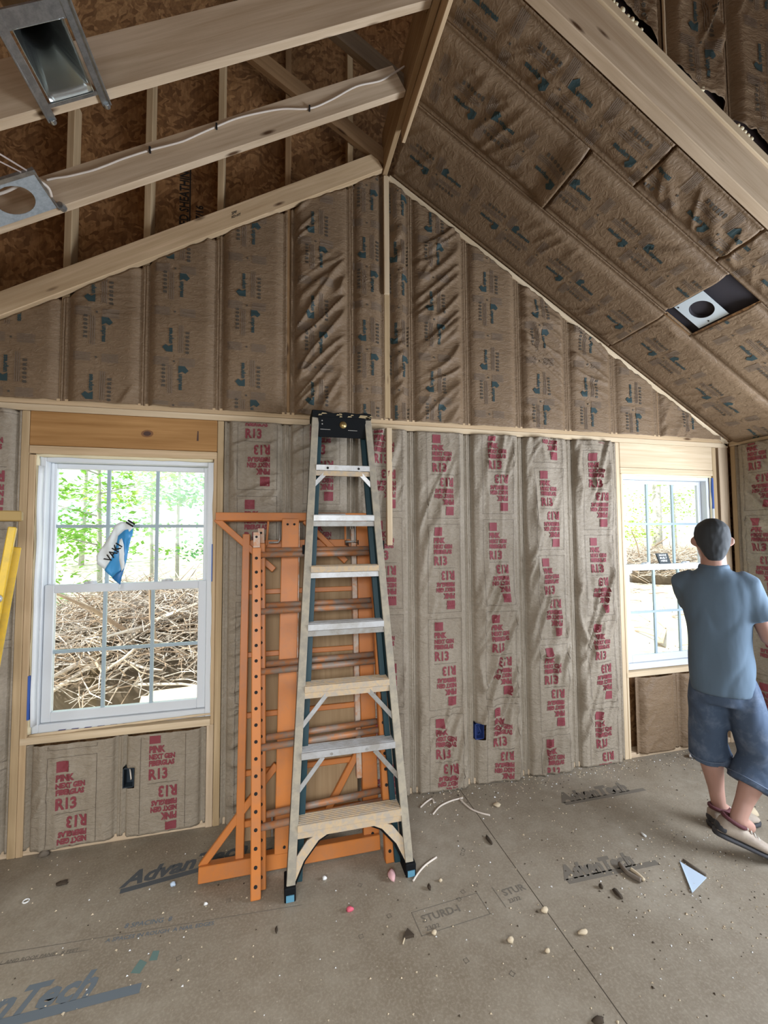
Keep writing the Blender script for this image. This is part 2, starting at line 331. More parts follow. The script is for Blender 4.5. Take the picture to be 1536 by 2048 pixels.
# ------------------------------------------------------------------ insulation batts
def sstep(a, b, x):
    t = max(0., min(1., (x-a)/(b-a))); return t*t*(3-2*t)
def batt(label, P0, U, V, wid, L0, L1, style, seed, puff=.018, amp=1.0, flange=(.016, .016), edge=(.0, .0), group=None, ang=None, prints=True, phase=None, base=.002, holes=(), printu=0., curl=0.):
    """P0: corner at u=0,v=0. L0/L1(u): start and end of the paper along V. N = U x V faces the room."""
    P0, U, V = Vector(P0), Vector(U).normalized(), Vector(V).normalized(); Nn = U.cross(V)
    f0 = L0 if callable(L0) else (lambda u: L0); f1 = L1 if callable(L1) else (lambda u: L1)
    rng = random.Random(seed); th = rng.uniform(.35, .95)*(1 if rng.random() < .5 else -1) if ang is None else ang
    ca, sa = math.cos(th), math.sin(th); sh = Vector((seed*13.7, seed*5.1, 0))
    def h(u, v):
        e0, e1 = u-flange[0], wid-u-flange[1]; e = min(e0, e1)
        if e < 0: return base+.0015*noise.noise(Vector((u*20, v*9, seed)))
        k = sstep(0, .055, e)
        z = base+puff*k-(.009 if style == 'up' else .020)*math.exp(-((e-.006)/.006)**2)
        if style == 'lo':
            z += .015*math.exp(-((e-.026-.010*noise.noise(Vector((v*2.4, seed, e0 > e1))))/.007)**2)*(.5+noise.noise(Vector((v*1.7, seed+3., e0 > e1))))
            z += .007*k*max(0, 1-abs(noise.noise(Vector((u*13, v*1.1, seed*3.1))))*3)**1.5
        a, b = u*ca+v*sa, -u*sa+v*ca
        wv = Vector((a*2.2, b*12.5, 0))+sh; d = noise.noise(wv*.6)*1.0; n1 = noise.noise(wv+Vector((d, d, 0)))
        md = sstep(-.25, .45, noise.noise(Vector((u*2.3, v*1.7, seed*1.9))))
        z += amp*md*k*.026*max(0, 1-abs(n1)*2.8)**1.5
        n2 = noise.noise(Vector((u*5, v*26, seed*2.2))); z += amp*.004*k*max(0, 1-abs(n2)*3.)*sstep(0, .3, noise.noise(Vector((v*2.1, seed, 1.)))+.15)
        z += amp*.008*k*noise.noise(Vector((u*4, v*3, seed*.7)))
        if curl: z += curl*sstep(f0(u)+.14, f0(u), v)
        return z
    def surf(u, v, up=0.0036): return P0+U*u+V*v+Nn*(h(u, v)+up)
    nu = max(8, int(wid/.0105)); lmax = max(f1(wid*i/8)-f0(wid*i/8) for i in range(9)); nv = max(8, int(lmax/.012))
    mb = MB(); vs = []
    for j in range(nv+1):
        for i in range(nu+1):
            u = edge[0]+(wid-edge[0]-edge[1])*i/nu; a, b = f0(u), f1(u); v = a+(b-a)*j/nv; vs.append(surf(u, v, 0))
    def hole(u, v): return any(x0 < u < x1 and y0 < v < y1 for x0, x1, y0, y1 in holes)
    fs = []
    for j in range(nv):
        for i in range(nu):
            if holes:
                u = edge[0]+(wid-edge[0]-edge[1])*(i+.5)/nu; v = f0(u)+(f1(u)-f0(u))*(j+.5)/nv
                if hole(u, v): continue
            a = j*(nu+1)+i; fs.append((a, a+1, a+nu+2, a+nu+1))
    mb.add(vs, fs)
    o = mb.build('insulation_batt', KRAFT_LO if style == 'lo' else KRAFT_UP, smooth=True, origin=P0)
    sl = o.modifiers.new('paper', 'SOLIDIFY'); sl.thickness = .0015; sl.offset = -1
    tag(o, label, 'insulation batt', group)
    if prints:
        pm = MB(); ok = lambda u, v: .012 < u < wid-.012 and f0(u)+.004 < v < f1(u)-.004 and not hole(u, v)
        vmin = min(f0(0), f0(wid), f0(wid/2)); vmax = max(f1(0), f1(wid), f1(wid/2)); per = .625 if style == 'lo' else .56
        ph = rng.random()*per if phase is None else phase
        k = -2
        while vmin+ph+k*per < vmax+.4:
            c = vmin+ph+k*per; uc = wid/2+printu
            if style == 'lo':
                stamp(pm, ART_LO, uc, c, 0, surf, ok); stamp(pm, ART_LO, uc, c, math.pi, surf, ok); stamp(pm, ART_LN, uc, c, 0, surf, ok)
            else:
                stamp(pm, ART_UP, uc-.02, c-.12, math.pi/2, surf, ok); stamp(pm, ART_UP, uc+.02, c+.36, -math.pi/2, surf, ok)
                stamp(pm, ART_FINE, uc, c+.10, 0, surf, ok); stamp(pm, ART_FINE, uc, c-.20, 0, surf, ok)
            k += 1
        if pm.f: pm.build('printed_lettering', [RED, LINEINK, INK, INKFINE] if style == 'lo' else [TEAL, LINEINK, INK, INKFINE], parent=o)
    return o
# ------------------------------------------------------------------ the setting
AP, SL = 4.133, .594                                # apex height and slope of the vaulted ceiling
def zc(x): return AP-SL*abs(x)
mb = MB(); mb.box(-3.1, 3.1, -5.2, .12, -.2, 0)
floor_o = tag(mb.build('floor', FLOOR), kind='structure')
mb = MB()
for x0, x1, z0, z1 in ((-3.05, -1.985, -.25, 2.46), (-1.985, -1.07, -.25, .585), (-1.985, -1.07, 2.15, 2.46), (-1.07, 1.838, -.25, 2.46), (1.838, 2.74, -.25, .60), (1.838, 2.74, 2.15, 2.46), (2.74, 3.05, -.25, 2.46)):
    mb.box(x0, x1, .09, .103, z0, z1)
for x0, x1, zt in ((-3.05, -1.2, 4.9), (-1.2, .02, 6.0), (.02, 1.2, 6.0), (1.2, 3.05, 4.9)): mb.box(x0, x1, .09, .103, 2.46, zt)
wall_back = tag(mb.build('wall_back', OSB), kind='structure')
def piece(name, m, parent, x0, x1, y0, y1, z0, z1, bevel=.003):
    b = MB(); b.box(x0, x1, y0, y1, z0, z1); return b.build(name, m, parent, bevel=bevel)
for i in range(-2, 12):
    x = (i-4.6)*S
    if x < 0:
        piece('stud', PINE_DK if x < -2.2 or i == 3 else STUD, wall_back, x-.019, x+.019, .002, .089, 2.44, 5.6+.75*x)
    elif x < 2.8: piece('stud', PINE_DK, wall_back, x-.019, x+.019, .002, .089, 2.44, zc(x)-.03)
piece('stud', STUD, wall_back, -.019, .019, -.006, .086, 2.44, AP-.02); piece('stud', PINE_PALE, wall_back, -.024, .013, -.030, -.008, 3.27, AP-.045)
for i in range(-2, 12):
    x = (i-4.6)*S
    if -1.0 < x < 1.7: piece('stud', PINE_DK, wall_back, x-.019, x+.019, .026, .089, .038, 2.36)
for x0, x1, z0, z1, m in ((-2.056, -2.018, .0, 2.36, STUD), (-2.017, -1.985, .0, 2.12, PINE), (-1.095, -1.057, .0, .575, PINE_WEATHER), (-1.055, -1.019, .0, 2.36, STUD), (-1.074, -1.0565, .575, 2.16, PINE),
                          (1.79, 1.826, 0, 2.36, PINE_PALE), (1.828, 1.848, 0, 2.12, PINE_PALE), (2.732, 2.77, 0, 2.36, STUD), (2.80, 2.895, 0, 2.40, PINE_WEATHER)):
    piece('stud', m, wall_back, x0, x1, -.004, .086, z0, z1)
piece('stud', PINE_PALE, wall_back, -.020, .016, -.054, -.022, 1.60, 2.365)          # nailer over the paper
piece('top_plate', PINE_PALE, wall_back, -3.0, 2.9, -.006, .086, 2.362, 2.399); piece('top_plate', PINE, wall_back, -3.0, 2.9, -.002, .088, 2.401, 2.438)
piece('bottom_plate', PINE_WEATHER, wall_back, -3.0, 2.9, .004, .086, 0, .037)
HDR = wood('amber_header_board', (.30, .145, .045), (.50, .275, .105), knot=(.12, .05, .03))
hb = piece('header', HDR, wall_back, -2.017, -1.057, -.004, .034, 2.172, 2.361)
kn = MB()
for r_, m_ in ((.024, 0), (.015, 1)): kn.prism([(r_*1.35*math.cos(t*.393), r_*.9*math.sin(t*.393)) for t in range(16)], (-1.437, -.0041-.0003*m_, 2.262), (1, 0, .05), (0, 0, 1), (0, -1, 0), .0003, m_)
kn.prism([(-.006, -.03), (.005, -.03), (.004, .028), (-.002, .03)], (-1.165, -.0041, 2.262), (1, 0, 0), (0, 0, 1), (0, -1, 0), .0003, 1); kn.build('knot', [mat('knot_brown', (.20, .09, .035), .7), mat('knot_dark', (.07, .035, .025), .7)], hb); piece('header', PINE_PALE, wall_back, 1.828, 2.73, -.004, .034, 2.172, 2.361)
piece('header', PINE, wall_back, -2.017, -1.057, -.005, .086, 2.126, 2.170); piece('header', PINE_PALE, wall_back, 1.828, 2.73, -.005, .086, 2.126, 2.170)
piece('window_sill', PINE_PALE, wall_back, -2.016, -1.074, -.006, .086, .570, .608); piece('window_sill', PINE_PALE, wall_back, 1.828, 2.73, -.006, .086, .590, .628)
mb = MB(); L = math.hypot(2.9, 2.9*SL)
mb.beam((.02, .04, zc(.02)-.02), (2.9, .04, zc(2.9)-.02), .092, .038, (0, 1, 0)); mb.build('rake_plate', PINE_PALE, wall_back)
pm = MB(); pr = Print().t('RATED SHEATHING', .075, 0, 0, 0, .002, sx=.75).t('24/16  7/16', .06, 0, -.085, 0, .002, sx=.9).r(0, -.012, .55, -.004, 0)
stamp(pm, pr, -1.255, 3.50, math.pi/2, lambda u, v: Vector((u, .0885, v)), lambda u, v: True); pm.build('printed_lettering', mat('black_board_ink', (.012, .010, .008), .7), wall_back)

mb = MB(); mb.box(2.99, 3.0, -1.0, 0.1, -.25, 2.44); mb.box(2.99, 3.0, -2.5, -1.0, -.25, .6); mb.box(2.99, 3.0, -2.5, -1.0, 2.1, 4.9); mb.box(2.99, 3.0, -5, -2.5, -.25, 4.9)
wall_right = tag(mb.build('wall_right', OSB), kind='structure')
piece('top_plate', PINE_PALE, wall_right, 2.90, 2.985, -1.0, -.012, 2.372, 2.41)
piece('stud', STUD, wall_right, 2.90, 2.985, -.056, -.018, 0, 2.37)
piece('stud', STUD, wall_right, 2.90, 2.985, -.48, -.442, 0, 2.37)
mb = MB(); mb.box(-3.0, -2.99, -5, 0.1, -.25, 5.2); tag(mb.build('wall_left', OSB), kind='structure')
mb = MB(); mb.beam((0, -.62, 5.75), (-3.1, -.62, 5.75-3.1*.75), 1.45, .02); mb.beam((0, -.62, 5.75), (3.1, -.62, 5.75-3.1*.75), 1.45, .02)
tag(mb.build('ceiling_roof_deck', OSB), kind='structure')
mb = MB(); mb.box(-3.0, 3.0, -5.2, -5.19, 2.25, 4.95); mb.box(-3.0, -1.9, -5.2, -5.19, 0, 2.25); mb.box(-.8, .7, -5.2, -5.19, 0, 2.25); tag(mb.build('light_shaping_rear_wall', OSB), kind='structure')  # unseen rear wall, added to shape where light enters the room
mb = MB(); mb.box(-3.1, 3.1, -5.2, -1.27, 4.95, 4.97); tag(mb.build('ceiling', OSB), kind='structure')
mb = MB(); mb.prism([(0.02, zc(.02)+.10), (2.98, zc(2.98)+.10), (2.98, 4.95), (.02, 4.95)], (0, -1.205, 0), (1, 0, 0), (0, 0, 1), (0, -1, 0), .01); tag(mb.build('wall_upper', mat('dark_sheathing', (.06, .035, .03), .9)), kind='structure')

# floor printing
pm = MB(); fs_ = lambda u, v: Vector((u, v, .0008)); ok_ = lambda u, v: True
adv = Print().t('AdvanTech', .125, 0, .040, 0, .005, sx=1.0, shear=.35).r(0, 0, .70, .03, 0)
stamp(pm, adv, -1.41, -.385, R(8), fs_, ok_)
adv2 = Print().t('AdvanTech', .14, -.06, .042, 1, .005, sx=.92, shear=.35).r(-.12, 0, .70, .038, 1)
stamp(pm, adv2, -1.885, -.905, R(1.5), fs_, ok_)
pm2 = Print().poly([(0, 0), (.035, -.01), (.05, .03), (.02, .05)], 3).poly([(.055, .035), (.085, .03), (.085, .07), (.06, .075)], 3); stamp(pm, pm2, -1.24, -.80, 0, fs_, ok_)
sm = Print().t('8 SPACING  8', .032, 0, 0, 1, .0004).t('A SPACES IN ROUGH  A NAIL EDGES', .026, -.05, -.055, 1, .0003)
stamp(pm, sm, -1.33, -.585, R(-3.5), fs_, ok_); stamp(pm, Print().r(-.55, -.028, .75, -.0255, 2).r(-.9, -.078, -.1, -.0755, 2), -1.33, -.585, R(-3.5), fs_, ok_)
stamp(pm, Print().t('WALL AND ROOF PANEL  8 FEET', .022, -.5, .0, 2, .0003), -1.30, -.66, R(-3), fs_, ok_)
st = Print().r(0, 0, .33, .003, 2).r(0, .115, .33, .118, 2).r(0, 0, .003, .118, 2).r(.327, 0, .33, .118, 2).t('STURD-I', .05, .03, .055, 2, .001).t('23/32', .028, .03, .015, 2, .0005)
stamp(pm, st, -.11, -.935, R(4), fs_, ok_); stamp(pm, st, .30, -.90, R(4), fs_, lambda u, v: u < .45)
stamp(pm, Print().t('AdvanTech', .12, 0, .03, 2, .008, sx=.9, shear=.35).r(0, 0, .6, .028, 2), 1.03, -.345, R(0), fs_, ok_)
stamp(pm, Print().t('AdvanTech', .11, 0, .03, 2, .007, sx=.8, shear=.35).r(0, 0, .52, .03, 2), .66, -.86, R(-1), fs_, ok_)
rng = random.Random(4)
for k in range(16):
    x, y = rng.uniform(-1.5, .4), rng.uniform(-1.25, -.4)
    stamp(pm, Print().r(0, 0, .018, .002, 2).r(0, .016, .018, .018, 2).r(0, 0, .002, .018, 2).r(.016, 0, .018, .018, 2), x, y, rng.random(), fs_, ok_)
pm.build('printed_lettering', [FLOORINK, mat('blue_grey_floor_ink', (.13, .155, .175), .7), FLOORINK2, GREENINK], floor_o)

# windows: double-hung vinyl, six lights over six
def window(name, xl, xr, zb, zt):
    root = tag(bpy.data.objects.new(name, None), kind='structure'); C.objects.link(root); root.location = ((xl+xr)/2, .06, zb); ORG[root.name] = Vector(root.location)
    f = MB(); t = .034
    for x0, x1, z0, z1 in ((xl, xl+t, zb, zt), (xr-t, xr, zb, zt), (xl+t, xr-t, zb, zb+.045), (xl+t, xr-t, zt-t, zt)): f.box(x0, x1, .028, .112, z0, z1)
    for x0, x1 in ((xl+t, xl+t+.014), (xr-t-.014, xr-t)): f.box(x0, x1, .078, .112, zb+.045, zt-t)
    f.build('frame', VINYL, root, bevel=.003)
    zm = zb+.755
    def sash(nm, y0, y1, a, b, c, d, st, rt, rb):
        q = MB()
        for x0, x1, z0, z1 in ((a, a+st, c, d), (b-st, b, c, d), (a+st, b-st, c, c+rb), (a+st, b-st, d-rt, d)): q.box(x0, x1, y0, y1, z0, z1)
        s_ = q.build(nm, VINYL, root, bevel=.003); ym = (y0+y1)/2
        g = MB(); g.box(a+st, b-st, ym-.003, ym+.003, c+rb, d-rt); g.build('pane', GLASS, s_)
        g = MB(); wx = (b-a-2*st)/3; zz = (c+rb+d-rt)/2
        for k in (1, 2): g.box(a+st+wx*k-.009, a+st+wx*k+.009, ym-.007, ym+.007, c+rb, d-rt)
        g.box(a+st, b-st, ym-.0066, ym+.0066, zz-.009, zz+.009); g.build('grille', GRID, s_); return s_
    sash('upper_sash', .082, .106, xl+t+.004, xr-t-.004, zm-.006, zt-t-.002, .026, .03, .04)
    lo = sash('lower_sash', .046, .078, xl+t+.002, xr-t-.002, zb+.047, zm+.036, .046, .046, .052)
    for k in (.28, .72):
        q = MB(); x = xl+(xr-xl)*k; q.tube([(x-.03, .06, zm+.038), (x+.03, .06, zm+.038)], .011, 10); q.box(x-.008, x+.026, .042, .07, zm+.04, zm+.052); q.build('sash_lock', VINYL, lo, True)
    return root
win1 = window('window_1', -1.982, -1.076, .612, 2.122)
win2 = window('window_2', 1.85, 2.73, .632, 2.122)
def bead(parent, pts, seed, m=FOAM, r0=.010):
    q = MB(); P = []; rr = []
    for a, b in zip(pts[:-1], pts[1:]):
        a, b = Vector(a), Vector(b); n = max(4, int((b-a).length/.03))
        for i in range(n): p = a.lerp(b, i/n); k = noise.noise(p*9+Vector((seed, 0, 0))); P.append(p+Vector((0, -.004*k, 0))); rr.append(r0*(1+.6*k))
    P.append(Vector(pts[-1])); rr.append(r0); q.tube(P, rr, 7); return q.build('foam_seal', m, parent, True)
bead(win1, [(-1.984, .016, .62), (-1.984, .016, 2.12), (-1.08, .016, 2.12)], 1); bead(win1, [(-1.073, .016, 2.1), (-1.073, .016, .63), (-1.98, .016, .61)], 2, PINE_PALE, .007)
bead(win2, [(1.85, .016, .64), (1.85, .016, 2.12), (2.725, .016, 2.12), (2.725, .016, .66)], 3)
q = MB(); P = [Vector((-1.974+.006*noise.noise(Vector((0, z*4, 1))), .0, z)) for z in [.66+.05*i for i in range(29)]]
q.loft([[p+Vector((0, .0, 0)), p+Vector((.012, .028, 0)), p+Vector((.018, .026, 0)), p+Vector((.004, -.004, 0))] for p in P]); q.build('wrap_edge', WRAP, win1, True)
q = MB(); q.box(-1.986, -1.976, -.006, .026, .70, .93); q.box(-1.0795, -1.0745, -.004, .026, 1.40, 1.62); q.build('flashing_tape', TAPE, win1)
q = MB()
for k in range(7): q.prism([(0, 0), (.035, 0), (.05, .01), (.015, .01)], (-1.86+.062*k, .0275, .614), (1, 0, 0), (0, .25, 1), (0, -1, 0), .0015)
q.build('tape_marks', mat('indigo_tape_print', (.06, .055, .16), .6), win1)
q = MB(); q.box(2.722, 2.731, -.004, .028, 1.86, 2.11); q.build('flashing_tape', TAPE, win2)
q = MB(); q.box(2.722, 2.731, -.004, .028, 1.66, 1.86); q.build('wrap_edge', WRAP, win2)

# ------------------------------------------------------------------ roof framing
def rafter(label, x0, x1, y, wy, hz, m, group=None):
    """Bottom edge lies on the ceiling plane; y is the face towards the room."""
    q = MB(); n = Vector((SL, 0, 1)).normalized() if x0 > 0 else Vector((-SL, 0, 1)).normalized()
    a, b = Vector((x0, y+wy/2, zc(x0))), Vector((x1, y+wy/2, zc(x1)))
    q.beam(a+n*hz/2, b+n*hz/2, wy, hz, (0, 1, 0))
    mid = (a+b)/2; return tag(q.build('rafter', m, origin=mid, bevel=.003), label, 'rafter', group)
r1 = rafter('pale rafter flush against the gable wall, ragged kraft paper hanging under it', -2.98, -.028, -.046, .04, .118, PINE)
r2 = rafter('bare rafter with a white cable stapled along its face', -2.98, -.028, -.568, .039, .150, PINE_WEATHER)
r3 = rafter('thick bare rafter crossing the top corner behind the galvanised duct boot', -2.98, -.028, -.985, .039, .200, PINE_WEATHER)
q = MB()
surf_r = lambda u, v: Vector((u, -.0475, zc(u)+v))
stamp(q, Print().t('SPF', .024, 0, .03, 0, .0008).t('KD-HT', .02, 0, .008, 0, .0008), 0, 0, 0, lambda u, v: Vector((-.985+u*.86-v*.0, -.0472, zc(-.985)+.045+u*.51+v)), ok_); q.build('printed_lettering', INK, r1)
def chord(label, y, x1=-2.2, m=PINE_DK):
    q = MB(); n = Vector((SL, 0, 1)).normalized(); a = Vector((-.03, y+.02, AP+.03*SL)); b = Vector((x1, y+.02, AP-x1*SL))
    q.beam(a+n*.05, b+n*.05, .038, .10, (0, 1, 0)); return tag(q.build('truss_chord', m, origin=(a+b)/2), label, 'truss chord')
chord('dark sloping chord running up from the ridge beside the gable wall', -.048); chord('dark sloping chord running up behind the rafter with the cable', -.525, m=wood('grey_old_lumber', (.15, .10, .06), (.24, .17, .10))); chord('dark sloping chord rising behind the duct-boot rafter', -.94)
ridge = thing('ridge_board', (0, -.6, AP-.02), 'split two-ply ridge board running from the gable peak toward the camera', 'ridge board')
q = MB(); q.box(-.027, .006, -1.24, -.008, AP-.03, AP+.27); q.build('ply', wood('ridge_lumber', (.30, .18, .085), (.50, .36, .21), knots=False), ridge, bevel=.003)
q = MB(); q.beam((.022, -1.24, AP-.022), (.016, -.36, AP-.018), .022, .20, (1, 0, 0)); q.build('ply', PINE, ridge, bevel=.003)
beam = thing('header_beam', (1.4, -1.22, zc(1.4)), 'long weathered doubled beam sloping down the ceiling at upper right', 'beam')
n_ = Vector((SL, 0, 1)).normalized()
q = MB(); a, b = Vector((.03, -1.215, zc(.03))), Vector((2.95, -1.215, zc(2.95))); q.beam(a+n_*.10, b+n_*.10, .05, .20, (0, 1, 0)); q.build('beam_ply', PINE_WEATHER, beam, bevel=.003)
q = MB(); q.beam(a+n_*.2215+Vector((0, -.004, 0)), b+n_*.2215+Vector((0, -.004, 0)), .064, .042, (0, 1, 0)); q.build('top_strip', PINE_PALE, beam, bevel=.003)
q = MB(); rng = random.Random(8)
for x in (.60, .63, .66, .70, .73, 1.04, 1.06, 1.27, 1.29, 1.31, 1.33, 1.35, .585, .68):
    q.lump(Vector((x, -1.246, zc(x)))+n_*.248, (.008+rng.random()*.006), x*9, (1, .8, 1))
q.build('foam_seal', FOAM, beam, True)

# ------------------------------------------------------------------ insulation, upper gable
def jag(seed, amp): return lambda x: amp*(noise.noise(Vector((x*9, seed, 0)))+.6*noise.noise(Vector((x*31, seed, 3))))
UPB = [(-2.28, -1.868, 'upper gable batt cut by the left edge, above the yellow ladder'), (-1.868, -1.463, 'upper gable batt with diagonal creases over the left half of the first window'),
       (-1.463, -1.057, 'upper gable batt over the right half of the first window'), (-1.057, -.652, 'flat upper gable batt directly left of the dark exposed stud gap'),
       (-.632, -.244, 'upper gable batt with strong diagonal folds just right of the dark stud gap'), (-.244, -.016, 'narrow upper gable batt directly left of the centre stud'),
       (.006, .163, 'narrow upper gable batt directly right of the centre stud'), (.163, .569, 'upper gable batt below the peak, second to the right of the centre stud'),
       (.569, .975, 'upper gable batt, third to the right of the centre stud'), (.975, 1.382, 'upper gable batt, fourth to the right of the centre stud'),
       (1.382, 1.788, 'short upper gable batt, fifth to the right of the centre stud'), (1.788, 2.19, 'short upper gable batt over the left half of the second window'), (2.19, 2.86, 'low wedge of upper gable batt in the far right eave corner')]
for k, (a, b, lab) in enumerate(UPB):
    j = jag(k, .012 if a < -.1 else .016); off = .004 if b <= 0 else .045
    top = (lambda u, a=a, j=j, off=off: max(.03, zc(a+u)-off-2.425+j(a+u)))
    bj = jag(k+40, .005)
    batt(lab, (a, -.001, 2.425), (1, 0, 0), (0, 0, 1), b-a, lambda u, a=a, bj=bj: bj(a+u), top, 'up', k+3, puff=.016, amp={1: 1.5, 4: 1.7}.get(k, .8), group='batts of the upper gable', ang={1: .95, 4: .85}.get(k), printu=-.03 if b-a > .3 else 0)
# ------------------------------------------------------------------ insulation, lower wall
PHASES = [.362, .28, .237, .193, .224, .595, .112]
LOB = [(-1.016, -.652, 'lower pink-print batt directly right of the first window'), (-.652, -.244, 'lower pink-print batt behind the stepladder and scaffold'),
       (-.244, .163, 'lower pink-print batt behind the right rail of the stepladder'), (.163, .569, 'lower pink-print batt, first fully open one right of the stepladder'),
       (.569, .975, 'lower pink-print batt with the blue box at its edge'), (.975, 1.382, 'lower pink-print batt, second from the second window'), (1.382, 1.790, 'lower pink-print batt right beside the second window')]
for k, (a, b, lab) in enumerate(LOB):
    holes = ((.018, .085, .292, .402),) if k == 4 else ()
    batt(lab, (a, -.001, 0), (1, 0, 0), (0, 0, 1), b-a, .006, 2.358, 'lo', k+31, puff=.020, amp=1.25, group='batts of the lower wall', ang=R(70) if k > 1 else None, phase=PHASES[k]-.006+.0, holes=holes, printu=.012)
batt('lower pink-print batt in the narrow bay left of the first window', (-2.44, -.001, 0), (1, 0, 0), (0, 0, 1), .384, .03, 2.358, 'lo', 51, phase=.169-.03, printu=.06)
batt('short pink-print batt low under the left half of the first window', (-1.984, -.001, 0), (1, 0, 0), (0, 0, 1), .45, .03, .566, 'lo', 52, amp=.6, phase=.176, holes=((.44, .5, .0, .01),))
batt('short pink-print batt low under the right half of the first window', (-1.534, -.001, 0), (1, 0, 0), (0, 0, 1), .438, .03, .566, 'lo', 53, amp=.6, phase=.268, holes=((.016, .072, .285, .395),))
batt('plain brown batt under the left half of the second window', (1.90, -.001, 0), (1, 0, 0), (0, 0, 1), .38, .03, .586, 'up', 54, amp=.9, prints=False)
batt('brown batt with one teal mark under the right half of the second window', (2.28, -.001, 0), (1, 0, 0), (0, 0, 1), .45, .03, .586, 'up', 55, amp=.9, phase=.34)
batt('pink-print batt on the right side wall beside the corner', (2.902, -.058, 0), (0, -1, 0), (0, 0, 1), .384, .03, 2.366, 'lo', 56, phase=.225, amp=.8)
# ------------------------------------------------------------------ insulation, sloped ceiling (V runs up the slope, U toward the camera)
cl = math.hypot(1, SL); Vc = Vector((-1, 0, SL))/cl
def cbatt(lab, y0, y1, x_lo, x_hi, seed, **kw):
    P0 = Vector((x_hi, y0, zc(x_hi)-.002)); Lc = (x_hi-x_lo)*cl
    batt(lab, P0, (0, -1, 0), Vc, y0-y1, 0.0, Lc, 'up', seed, group='batts of the sloped ceiling', **kw)
cbatt('sloped ceiling batt along the gable wall, from the ridge down to its joint', -.02, -.53, .04, 1.74, 71, amp=.35, puff=.012, phase=.2)
cbatt('sloped ceiling batt along the gable wall, reaching down to the eave corner', -.02, -.53, 1.745, 2.9, 72, amp=.4, puff=.012, phase=.1)
cbatt('sloped ceiling batt of the middle bay nearest the ridge, its end curling loose', -.53, -.94, .04, .835, 73, amp=.5, puff=.014, curl=.03, phase=.15)
cbatt('sloped ceiling batt of the middle bay between the curled joint and the vent plate', -.53, -.94, .85, 1.725, 74, amp=.45, puff=.012, phase=.08)
cbatt('sloped ceiling batt of the middle bay below the vent plate', -.49, -.94, 1.945, 2.9, 75, amp=.7, puff=.012, phase=.3)
cbatt('sloped ceiling batt next to the weathered beam, nearest the ridge', -.94, -1.188, .04, 1.09, 76, amp=.4, puff=.012, phase=.2)
cbatt('sloped ceiling batt next to the weathered beam, middle piece', -.94, -1.188, 1.10, 1.62, 77, amp=.5, puff=.012, phase=.3)
cbatt('sloped ceiling batt next to the weathered beam, lowest piece by the right edge', -.94, -1.188, 1.63, 2.9, 78, amp=.6, puff=.012, phase=.1)
# upper wall above the beam
for k, (a, b, lab) in enumerate(((.30, .60, 'torn batt on the upper wall above the beam, leftmost piece'), (.605, .995, 'torn batt on the upper wall above the beam, left of the pale paper strip'), (1.0, 1.37, 'batt on the upper wall above the beam, right of the pale paper strip'), (1.375, 1.78, 'batt at the top right corner beyond the dark fold, above the beam'))):
    j = jag(k+9, .03); bot = lambda u, a=a, j=j: zc(a+u)+.31+.03*math.sin(u*14+a*9)+j(a+u)
    batt(lab, (a, -1.222, 0), (1, 0, 0), (0, 0, 1), b-a, bot, 4.9, 'up', 81+k, puff=.03, amp=1.9, group='batts above the beam', phase=.05+.2*k, ang=R(60))
q = MB(); P = [(1.0+.006*noise.noise(Vector((z*5, 0, 0))), -1.232, z) for z in [3.80+.05*i for i in range(23)]]
q.tube(P, .007, 6); tag(q.build('paper_strip', PINE_PALE, origin=P[0], smooth=True), 'thin pale strip of torn paper hanging on the upper wall above the beam', 'paper strip')
CABPTS = [[-1.71, -0.574, 3.258], [-1.674, -0.574, 3.275], [-1.633, -0.574, 3.29], [-1.581, -0.574, 3.315], [-1.527, -0.574, 3.343], [-1.467, -0.574, 3.382], [-1.407, -0.574, 3.423], [-1.296, -0.574, 3.489], [-1.221, -0.574, 3.528], [-1.152, -0.574, 3.566], [-1.079, -0.574, 3.62], [-1.004, -0.574, 3.674], [-0.919, -0.574, 3.733], [-0.82, -0.574, 3.785], [-0.691, -0.574, 3.841], [-0.555, -0.574, 3.877], [-0.444, -0.574, 3.951], [-0.31, -0.574, 4.06], [-0.181, -0.574, 4.125], [-0.108, -0.574, 4.185], [-0.039, -0.574, 4.247]]
def WPX(px, py): return (0.002536*px+0.000066*py+-2.25429, -0.000047*px+-0.002838*py+4.72552)      # drawing of the wrapper outline to metres on the sash
